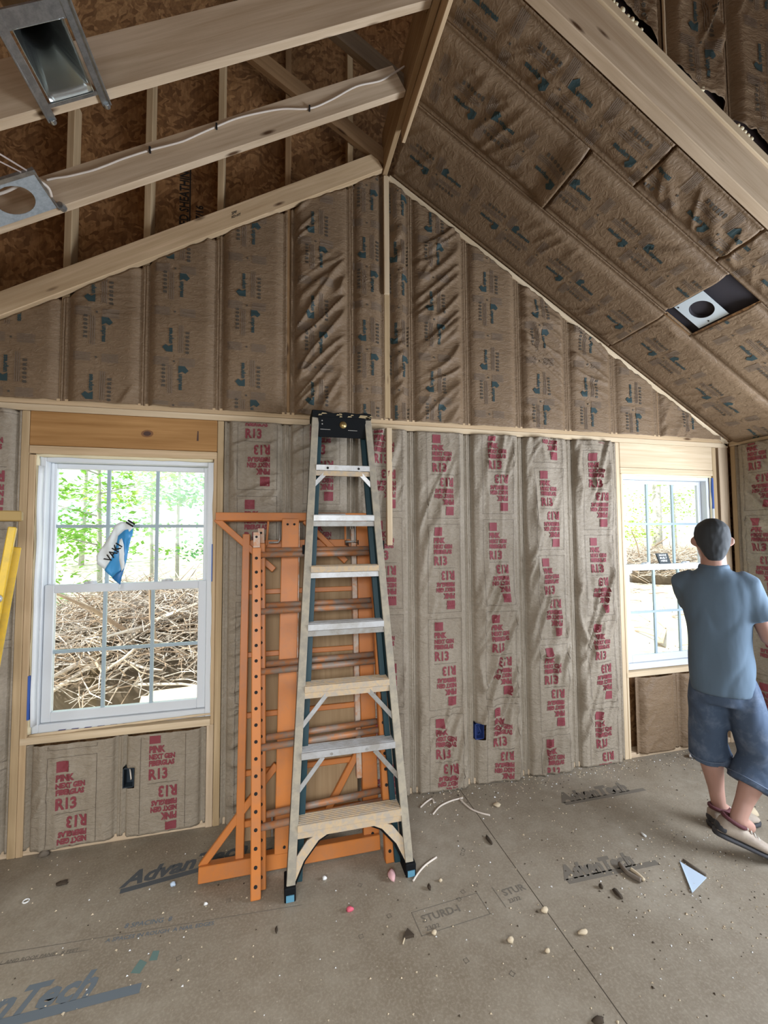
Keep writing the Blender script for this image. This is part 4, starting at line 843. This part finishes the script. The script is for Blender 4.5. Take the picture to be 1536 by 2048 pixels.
HR = [(-.112, .038, .045, -.01), (-.10, .050, .060, .012), (-.07, .060, .080, .012), (-.035, .068, .090, .004), (.0, .074, .097, .0), (.04, .076, .098, -.004), (.075, .068, .088, -.008), (.10, .046, .060, -.012), (.115, .018, .022, -.014)]
b.loft([ell(hd+UP*z+hf*f_, a, d, hr, hf) for z, a, d, f_ in HR])
b.lump(hd+hf*.102-UP*.022, .016, 1, (.9, 1, 1.5), sub=2, rough=0); b.lump(hd+hf*.092-UP*.062, .02, 1, (1.2, .6, .5), sub=2, rough=0)
limb(b, [hd-UP*.06-hf*.02, nk-UP*.03-F_*.005], [.055, .060])
for s in (-1, 1):
    e = hd+hr*s*.077-UP*.005-hf*.006; b.lump(e, .03, 2, (.45, .6, 1.05), rough=.1); b.lump(e+hr*s*.008-hf*.004, .02, 2, (.5, .9, 1.3), rough=.0)
body = bake(b, 'body', SKIN, .0075, 5)
q = MB(); q.loft([ell(hd+UP*z+hf*f_, a, d, hr, hf) for z, a, d, f_ in ((-.108, .026, .020, -.060), (-.085, .046, .032, -.058), (-.05, .060, .045, -.050), (-.02, .074, .066, -.034), (.01, .081, .083, -.018), (.04, .082, .097, -.006), (.075, .074, .094, -.006), (.10, .053, .068, -.010), (.121, .022, .028, -.012))])
hair = bake(q, 'hair', HAIR, .007, 4, noise_amp=.003, ns=60)
q = MB(); q.loft([ell(ax_(z)-F_*o_, a, d, sq=.92) for z, a, d, o_ in ((0.8, 0.144, 0.123, 0.0), (0.92, 0.146, 0.123, 0.0), (1.04, 0.143, 0.119, 0.0), (1.16, 0.146, 0.117, 0.0), (1.28, 0.157, 0.115, 0.005), (1.36, 0.16, 0.108, 0.01), (1.41, 0.148, 0.093, 0.012), (1.445, 0.114, 0.078, 0.012), (1.468, 0.079, 0.069, 0.01), (1.492, 0.058, 0.061, 0.008))])
for sh, el_ in ((lsh, lel), (rsh, rel_)):
    d = (el_-sh).normalized(); q.tube([sh-d*.02-(sh-ax_(1.40))*.3, sh, sh+d*.10, sh+d*.19], [.060, .064, .064, .070], 18)
shirt = bake(q, 't_shirt', SHIRT, .011, 5, noise_amp=.011, ns=8)
q = MB(); q.loft([ell(nk+UP*(-.012+z)-F_*.004, r_, r_*.98) for z, r_ in ((0, .071), (.012, .068), (.020, .064))]); q.build('collar', SHIRT, shirt, True)
q = MB(); q.loft([ell(ax_(z), a, d) for z, a, d in ((.98, .118, .095), (.90, .128, .105), (.80, .134, .110), (.74, .13, .105))])
for hp_, kn, an, zl in ((lhip, lkn, lan, .385), (rhip, rkn, ran, .335)):
    d = (an-kn).normalized(); e = kn+d*((kn.z-zl)/abs(d.z)); q.tube([hp_+UP*.02, hp_.lerp(kn, .35), hp_.lerp(kn, .7), kn, e], [.070, .086, .092, .092, .103], 20)
shorts = bake(q, 'shorts', DENIM, .011, 4, noise_amp=.010, ns=11)
for kn, an, zl in ((lkn, lan, .385), (rkn, ran, .335)):
    d = (an-kn).normalized(); e = kn+d*((kn.z-zl)/abs(d.z)); fx = (Rt-d*Rt.dot(d)).normalized(); fy = d.cross(fx)
    q = MB(); P = ell(e-d*.028, .101, .101, fx, fy, 32); q.tube(P+[P[0]], .0028, 6); q.build('hem_stitch', DENIMSEAM, shorts, True)
# shoes
def shoe(heel, toe, ank):
    heel, toe = Vector(heel), Vector(toe); L_ = (toe-heel).length; d = (toe-heel)/L_; sd = d.cross(UP).normalized(); up = sd.cross(d)
    def ring(t, wv, z0, z1, k=18):
        out = []
        for i in range(k):
            a = 2*math.pi*i/k; y = math.cos(a); z = math.sin(a); y = math.copysign(abs(y)**.75, y); z = math.copysign(abs(z)**.75, z)
            out.append(heel+d*(t*L_)+sd*(wv*y)+up*((z0+z1)/2+(z1-z0)/2*z))
        return out
    q = MB(); q.loft([ring(t, w_, .022, h_) for t, w_, h_ in ((-.01, .022, .075), (.03, .034, .100), (.12, .039, .108), (.24, .040, .100), (.38, .041, .090), (.55, .045, .075), (.72, .048, .062), (.88, .042, .052), (.97, .026, .042), (1.0, .010, .034))])
    sh_ = q.build('shoe', SHOE, man, True)
    q = MB(); q.loft([ring(t, w_, .0, .026) for t, w_ in ((-.03, .018), (.0, .034), (.12, .041), (.35, .042), (.55, .047), (.75, .050), (.92, .043), (1.0, .024), (1.02, .010))]); q.build('sole', SOLE, sh_, True)
    q = MB(); c = heel+d*(.20*L_)+up*.102; dd = (d*.98+up*-.15).normalized(); P = [c+dd*(.052*math.cos(2*math.pi*i/24))+sd*(.040*math.sin(2*math.pi*i/24)) for i in range(25)]; q.tube(P, .010, 8); q.build('shoe_collar', SHOELINE, sh_, True)
    q = MB()
    for k in range(4): t = .40+.075*k; z = .094-.010*k; q.tube([heel+d*(t*L_)-sd*.022+up*z, heel+d*((t+.02)*L_)+up*(z+.006), heel+d*(t*L_)+sd*.022+up*z], .004, 6)
    q.build('lace', LACE, sh_, True)
    q = MB(); q.loft([ring(t, w_, .028, .064) for t, w_ in ((-.022, .018), (.0, .032), (.07, .041))]); q.build('heel_patch', SOLE, sh_, True)
shoe((1.700, -.715, .001), (1.985, -.762, .001), lan); shoe((1.520, -.885, .105), (1.765, -1.0, .006), ran)

# ------------------------------------------------------------------ outdoors
def gz(x, y): return -.62+.13*max(0, y-2.2)+.10*noise.noise(Vector((x*.5, y*.5, 2)))
mb = MB(); nx, ny = 60, 44; vs = [(x, y, gz(x, y)) for j in range(ny+1) for i in range(nx+1) for x, y in [(-16+40*i/nx, .12+24*j/ny)]]
mb.add(vs, [(j*(nx+1)+i, j*(nx+1)+i+1, (j+1)*(nx+1)+i+1, (j+1)*(nx+1)+i) for j in range(ny) for i in range(nx)]); tag(mb.build('ground', GROUND, smooth=True), kind='structure')
def brush(label, cx, cy, rx, ry, top, n, seed, thick=12):
    rng = random.Random(seed); q = MB(); base = gz(cx, cy)
    q.lump((cx, cy, base), 1, seed, (rx*.85, ry*.85, (top-base)*.70), 2, 4, .2)  # dark core lump: shadow between the sticks put into its colour
    for k in range(n):
        a, r_ = rng.uniform(0, 6.28), math.sqrt(rng.random()); x, y = cx+rx*r_*math.cos(a), cy+ry*r_*math.sin(a); z = base+(top-base)*max(.05, 1-r_**2)**.5*rng.uniform(.72, 1.03)+.02
        th, el_, l_ = rng.uniform(0, 6.28), rng.gauss(.05, .35), rng.uniform(.25, .8)*(1.6 if k < thick else 1); d = Vector((math.cos(th)*math.cos(el_), math.sin(th)*math.cos(el_), math.sin(el_)))
        p = Vector((x, y, z)); m_ = p+d*l_*.5+Vector((rng.uniform(-.05, .05), rng.uniform(-.05, .05), rng.uniform(-.04, .06))); r0 = rng.uniform(.004, .010) if k >= thick else rng.uniform(.018, .035)
        q.tube([p, m_, p+d*l_], [r0, r0*.8, r0*.4], 5, rng.choice((0, 1, 1)), caps=False)
    return tag(q.build('brush_pile', [TWIG, TWIG2, mat('pile_shadow_core', (.10, .075, .05), .95)], origin=(cx, cy, base)), label, 'brush pile', kind='stuff')
brush('heap of cut branches and twigs outside the first window', -2.5, 4.3, 1.9, 1.5, .90, 3600, 5, 60)
brush('bright heap of branches outside the second window', 11.6, 8.8, 3.0, 1.5, 1.10, 3000, 6, 60)
rng = random.Random(77); q = MB()
for k in range(260):
    x, y = rng.uniform(4.2, 11.5), rng.uniform(2.4, 8.0); z = gz(x, y)+.01; a = rng.uniform(0, 6.28); l_ = rng.uniform(.15, .9); d = Vector((math.cos(a), math.sin(a), rng.uniform(-.02, .10))); r0 = rng.uniform(.005, .02)
    q.tube([Vector((x, y, z)), Vector((x, y, z+.02))+d*l_*.5, Vector((x, y, z))+d*l_], [r0, r0, r0*.5], 5, rng.choice((0, 1)), caps=False)
tag(q.build('twigs', [TWIG, TWIG2], origin=(7.5, 5, 0)), 'loose twigs strewn over the bright ground outside the second window', 'twigs', kind='stuff')
def tree(label, x, y, h_, r_, rt, z0, n, lm, seed, lean=0., bush=False, grp=None):
    t = thing('bush' if bush else 'tree', (x, y, gz(x, y)), label, 'bush' if bush else 'tree', grp); rng = random.Random(seed); g0 = gz(x, y)
    q = MB(); P = [Vector((x+lean*k+.06*math.sin(k*3+seed), y, g0-.1+(h_)*k)) for k in (0, .25, .5, .75, 1)]; q.tube(P, [rt, rt*.85, rt*.7, rt*.5, rt*.25], 10)
    for k in range(7):
        a = rng.uniform(0, 6.28); z = rng.uniform(z0, h_*.9); p = Vector((x+lean*z/h_, y, g0+z)); d = Vector((math.cos(a), math.sin(a), .25))*r_*.9; q.tube([p, p+d*.5+Vector((0, 0, .04)), p+d], [rt*.35, rt*.2, rt*.08], 6)
    q.build('stem' if bush else 'trunk', BARK, t, True)
    q = MB(); lay = [(rng.uniform(0, 6.28), rng.uniform(.25, 1), rng.uniform(z0, h_)) for _ in range(26 if not bush else 14)]
    for k in range(n):
        a, rr, z = lay[k % len(lay)]; c = Vector((x+lean*z/h_+r_*rr*math.cos(a), y+r_*rr*math.sin(a), g0+z)); p = c+Vector((rng.gauss(0, r_*.30), rng.gauss(0, r_*.30), rng.gauss(0, .10)))
        s_ = rng.uniform(.05, .095); nn = Vector((rng.gauss(0, .45), rng.gauss(0, .45), 1)).normalized(); u = nn.orthogonal().normalized(); u = u*math.cos(k)+nn.cross(u)*math.sin(k); v = nn.cross(u)
        q.add([p-u*s_, p-v*s_*.5+u*s_*.1, p+u*s_, p+v*s_*.5+u*s_*.1], [(0, 1, 2, 3)])
    lf = q.build('foliage', lm, t); lf['kind'] = 'stuff'; return t
TR = [('leafy tree at the left edge of the first window view, dense low branches', -5.9, 6.6, 4.6, 1.5, .05, .4, 2400, LEAF1), ('broad tree filling the upper left panes of the first window', -4.6, 8.2, 5.4, 1.9, .06, 1.0, 2400, LEAF1),
      ('slender pale-trunked tree in the middle panes of the first window', -3.80, 9.4, 6.0, 1.5, .05, 1.9, 1500, LEAF2), ('slim pale twin of the middle tree, standing just right of it in the first window', -3.25, 9.8, 6.0, 1.4, .055, 1.9, 1300, LEAF1),
      ('bushy tree at the right edge of the first window view', -2.05, 8.4, 4.8, 1.5, .05, .7, 2200, LEAF3), ('far dark-leaved tree deep behind the first window trees', -6.6, 12.5, 6.5, 2.4, .08, .6, 2200, LEAF3)]
for k, a in enumerate(TR): tree(*a, 20+k, grp='trees outside the first window')
tree('thick grey tree trunk standing in the middle panes of the second window', 13.25, 10.5, 7.5, 1.8, .19, 2.6, 900, LEAF2, 31)
tree('yellow-green tree in the left panes of the second window', 11.4, 11.4, 6.0, 2.3, .07, .6, 3400, LEAF2, 32); tree('pale green tree in the right panes of the second window', 16.2, 12.4, 5.0, 1.7, .05, 1.6, 1300, LEAF2, 33)
tree('low green bush left of the brush heap outside the first window', -4.5, 4.9, .9, .7, .02, .1, 900, LEAF3, 34, bush=True)
bx = thing('cardboard_box', (-1.42, 1.45, -.62), 'pale cardboard box standing outside below the first window', 'box')
q = MB(); q.beam((-1.42, 1.45, -.63), (-1.42, 1.45, .27), .74, .42, (1, .12, 0)); q.build('carton', CARDB, bx, bevel=.01)
q = MB(); q.beam((-1.79, 1.24, .30), (-1.05, 1.33, .285), .16, .006, (0, 1, .35)); q.build('flap', CARDB, bx)
q = MB(); stamp(q, Print().t('THIS SIDE UP', .022, 0, 0, 0, .0004, sx=1.3), 0, 0, 0, lambda u, v: Vector((-1.55+u, 1.2245+.12*(u-.13), .215+v)), ok_); q.build('printed_lettering', INK, bx)
for k, (x, y, l_, a, lab) in enumerate(((6.6, 4.2, 1.5, .7, 'grey plank lying outside the second window, lower right panes'), (6.2, 5.4, 1.1, -.3, 'short weathered board lying outside the second window, nearer the heap'))):
    d = Vector((math.cos(a), math.sin(a), 0)); z = gz(x, y)+.03; q = MB(); q.beam(Vector((x, y, z))-d*l_/2, Vector((x, y, z))+d*l_/2, .14, .03, d.cross(UP)); tag(q.build('plank', PINE_WEATHER, origin=(x, y, z)), lab, 'plank')

# ------------------------------------------------------------------ litter on the floor
def scrap(name, m, label, cat, fn, at, grp=None, smooth=True):
    q = MB(); fn(q, Vector((at[0], at[1], 0))); return tag(q.build(name, m, origin=(at[0], at[1], 0), smooth=smooth), label, cat, grp)
def floor_wire(label, pts, r=.0048, m=None):
    P = [Vector((*p, r+(p[2] if len(p) > 2 else 0)))if len(p) == 2 else Vector((p[0], p[1], r+p[2])) for p in pts]; wire('wire_offcut', P, r, m or CABLE, label, 'wire', 'wire offcuts on the floor')
floor_wire('longest pale wire offcut arching on the floor near the wall, right of the stepladder', [(0.206, -0.225), (0.274, -0.166), (0.363, -0.133), (0.445, -0.124)])
floor_wire('thin curved wire offcut trailing right from the arching one near the wall', [(0.421, -0.133), (0.443, -0.229), (0.483, -0.283), (0.53, -0.318)])
floor_wire('pale wire offcut lying beside the right foot of the stepladder', [(-0.059, -0.661), (-0.014, -0.617), (0.036, -0.58), (0.105, -0.547)])
floor_wire('short bent wire offcut close behind the right rail of the stepladder', [(0.155, -0.145), (0.204, -0.107), (0.252, -0.084), (0.25, -0.124)])
scrap('insulation_scrap', PINKFL, 'pale pink tuft of fluff on the floor beneath the stepladder', 'fluff', lambda q, p: q.lump(p+Vector((0, 0, 0.0128)), 0.0200, 1, (0.9, 1.6, 0.8), 0, 2, 0.50), (-0.153, -0.609))
scrap('plastic_scrap', HOTPINK, 'hot pink scrap on the floor in front of the stepladder', 'scrap', lambda q, p: q.lump(p+Vector((0, 0, 0.0078)), 0.0140, 3, (1.2, 0.8, 0.7), 0, 2, 0.50), (-0.380, -0.742))
scrap('paper_crumb', WHITECR, 'white crumb under the scaffold rungs, between the stepladder feet', 'crumb', lambda q, p: q.lump(p+Vector((0, 0, 0.0070)), 0.0110, 3, (1, 0.8, 0.8), 0, 2, 0.50), (-0.471, -0.540))
scrap('paper_crumb', PAPERBL, 'small pale blue crumb on the dark floor stamp left of the scaffold', 'crumb', lambda q, p: q.lump(p+Vector((0, 0, 0.0086)), 0.0120, 6, (1, 0.9, 0.9), 0, 2, 0.50), (-1.177, -0.397))
scrap('paper_crumb', WHITECR, 'small white crumb left of the scaffold post foot', 'crumb', lambda q, p: q.lump(p+Vector((0, 0, 0.0050)), 0.0090, 3, (1, 0.7, 0.7), 0, 2, 0.50), (-1.009, -0.548))
scrap('wood_chip', CHIP, 'pale chip at the centre of the floor, right of the dark triangle', 'chip', lambda q, p: q.lump(p+Vector((0, 0, 0.0090)), 0.0140, 1, (1, 0.7, 0.8), 0, 2, 0.50), (0.235, -1.049))
scrap('wood_chip', CHIP, 'pale knobbly chip lying on the left of the long floor seam', 'chip', lambda q, p: q.lump(p+Vector((0, 0, 0.0090)), 0.0160, 1, (1.1, 0.7, 0.7), 0, 2, 0.50), (0.454, -0.961))
scrap('wood_chip', CHIP, 'pale splintered chip just right of the long floor seam', 'chip', lambda q, p: q.lump(p+Vector((0, 0, 0.0072)), 0.0180, 10, (1.2, 0.6, 0.5), 0, 2, 0.50), (0.547, -1.092))
scrap('wood_chip', CHIP, 'small pale chip nearest the bottom of the long floor seam', 'chip', lambda q, p: q.lump(p+Vector((0, 0, 0.0064)), 0.0100, 7, (1, 0.8, 0.8), 0, 2, 0.50), (0.355, -1.125))
scrap('wood_chip', CHIP, 'pale chip by the corner of the faint floor stamp', 'chip', lambda q, p: q.lump(p+Vector((0, 0, 0.0070)), 0.0110, 1, (1, 0.8, 0.8), 0, 2, 0.50), (-0.056, -0.938))
scrap('wood_chip', CHIP, 'small pale chip above the faint floor stamp', 'chip', lambda q, p: q.lump(p+Vector((0, 0, 0.0058)), 0.0090, 14, (1, 0.8, 0.8), 0, 2, 0.50), (0.070, -0.691))
scrap('wood_chip', DARKCHIP, 'dark chip beside the faint floor stamp, right of the stepladder foot', 'chip', lambda q, p: q.lump(p+Vector((0, 0, 0.0086)), 0.0120, 9, (0.7, 1.1, 0.9), 0, 2, 0.50), (0.003, -0.719))
scrap('bark_chip', DARKCHIP, 'dark sliver lying right of the pale splintered chip', 'chip', lambda q, p: q.lump(p+Vector((0, 0, 0.0062)), 0.0220, 12, (0.55, 1.4, 0.35), 0, 2, 0.50), (0.836, -0.968))
scrap('bark_chip', DARKCHIP, 'dark crumb next to the crumpled strip', 'chip', lambda q, p: q.lump(p+Vector((0, 0, 0.0088)), 0.0110, 12, (0.8, 1, 1), 0, 2, 0.50), (0.789, -0.916))
scrap('bark_chip', DARKCHIP, 'thin dark sliver on the floor in front of the open batts', 'chip', lambda q, p: q.lump(p+Vector((0, 0, 0.0053)), 0.0220, 9, (0.5, 1.6, 0.3), 0, 2, 0.50), (0.426, -0.504))
scrap('bark_chip', DARKCHIP, 'dark chip at the left side of the floor, above the floor stamp', 'chip', lambda q, p: q.lump(p+Vector((0, 0, 0.0058)), 0.0180, 6, (1.4, 0.9, 0.4), 0, 2, 0.50), (-1.698, -0.251))
scrap('bark_chip', DARKCHIP, 'dark reddish chip at the bottom of the photo by the long seam', 'chip', lambda q, p: q.lump(p+Vector((0, 0, 0.0077)), 0.0160, 7, (1.3, 0.8, 0.6), 0, 2, 0.50), (0.373, -1.383))
scrap('bark_chip', DARKCHIP, 'dark mark-like chip lying alone on the open floor left of centre', 'chip', lambda q, p: q.lump(p+Vector((0, 0, 0.0038)), 0.0120, 9, (0.5, 1.3, 0.4), 0, 2, 0.50), (-0.697, -0.759))
scrap('rubble', BROWNSTRIP, 'brown crumb at the foot of the wall beneath the first window', 'crumb', lambda q, p: q.lump(p+Vector((0, 0, 0.0141)), 0.0220, 3, (1.1, 0.9, 0.8), 0, 2, 0.50), (-1.880, -0.020))
scrap('rubble', WHITECR, 'crushed white wrapper by the wall under the second window', 'wrapper', lambda q, p: q.lump(p+Vector((0, 0, 0.0154)), 0.0320, 11, (1.6, 0.8, 0.6), 0, 2, 0.80), (2.309, -0.102))
scrap('rubble', WHITECR, 'small white paper bit beside the left leg of the person', 'crumb', lambda q, p: q.lump(p+Vector((0, 0, 0.0157)), 0.0140, 4, (0.7, 0.8, 1.4), 0, 2, 0.50), (2.213, -0.282))
scrap('rubble', CHIP, 'round pale clump on the floor behind the right leg of the person', 'clump', lambda q, p: q.lump(p+Vector((0, 0, 0.0192)), 0.0300, 7, (1.2, 1, 0.8), 0, 2, 0.50), (2.014, -0.708))
scrap('rubble', CHIP, 'chunk of dried foam on the floor right of the blue outlet box', 'clump', lambda q, p: q.lump(p+Vector((0, 0, 0.0080)), 0.0200, 9, (1.2, 0.9, 0.5), 0, 2, 0.50), (0.619, -0.245))
scrap('plastic_anchor', WHITECR, 'little white plug lying on the floor left of the walking person', 'plug', lambda q, p: q.tube([p+Vector((0, -.012, .006)), p+Vector((-.002, .018, .006))], .006, 10), (1.271, -0.683))
scrap('washer', WHITECR, 'small white ring lying at the left edge of the floor', 'ring', lambda q, p: q.tube([p+Vector((.012*math.cos(k*.6283), .012*math.sin(k*.6283), .003)) for k in range(11)], .003, 6), (-1.813, -0.323))
scrap('offcut', DARKCHIP, 'dark triangular offcut with a pale edge on the open floor', 'offcut', lambda q, p: q.prism([(-0.19, -0.931), (-0.16, -0.897), (-0.142, -0.932)], (0, 0, .001), (1, 0, 0), (0, 1, 0), (0, 0, 1), .012), (-0.190, -0.931), None, False)
scrap('nail', CHIP, 'pale splinter against the dark triangular offcut', 'splinter', lambda q, p: q.tube([(-0.196, -0.951, .004), (-0.170, -0.909, .006)], .003, 6), (-0.196, -0.951))
scrap('film_scrap', PAPERBL, 'pointed pale blue film scrap on the floor in front of the person', 'scrap', lambda q, p: [q.prism([(1.29, -0.884), (1.322, -0.996), (1.174, -1.047)], (0, 0, .002), (1, 0, 0), (0, 1, 0), (0, 0, 1), .003), q.tube([(1.290, -0.884, .004), (1.174, -1.047, .007)], .003, 6)], (1.290, -0.884), None, False)
scrap('wood_splinter', BROWNSTRIP, 'thin brown splinter along the edge of the pale blue scrap', 'splinter', lambda q, p: q.tube([(1.313, -0.880, .006), (1.334, -0.983, .006)], .006, 6), (1.313, -0.880))
wire('crumpled_strip', [Vector((x, y, .012)) for x, y in [(0.978, -0.827), (0.968, -0.876), (0.974, -0.9), (0.994, -0.939)]], .011, BROWNSTRIP, 'crumpled brown strip on the floor left of the pale blue scrap', 'strip')
wire('crumpled_strip', [Vector((x, y, .010)) for x, y in [(1.006, -0.867), (1.012, -0.9), (1.013, -0.938)]], .008, CHIP, 'tan twisted strip alongside the crumpled brown one', 'strip')
rng = random.Random(12); q = MB()
for k in range(1500):
    if k < 500: x, y = rng.uniform(.15, 2.6), -abs(rng.gauss(0, .10))-.01
    elif k < 900: x, y = rng.uniform(.2, 2.2), rng.uniform(-1.45, -.1)
    elif k < 1200: x, y = rng.gauss(1.25, .35), rng.gauss(-.95, .22)
    else: x, y = rng.uniform(-2.2, .4), rng.uniform(-1.4, -.03)
    if y > -.012: y = -.012
    r_ = rng.uniform(.0018, .0052)*(1.4 if rng.random() < .08 else 1); a = rng.random()*6; q.add([(x+r_*math.cos(a), y+r_*math.sin(a), .0005), (x+r_*1.3*math.cos(a+2), y+r_*1.3*math.sin(a+2), .0005), (x+r_*math.cos(a+4.1), y+r_*math.sin(a+4.1), .0005), (x, y, r_)], [(0, 1, 3), (1, 2, 3), (2, 0, 3), (2, 1, 0)], rng.choice((0, 0, 0, 1, 2)))
tag(q.build('sawdust', [CHIP, WHITECR, DARKCHIP], origin=(.5, -.6, 0)), 'sawdust and tiny crumbs scattered over the subfloor', 'sawdust', kind='stuff')
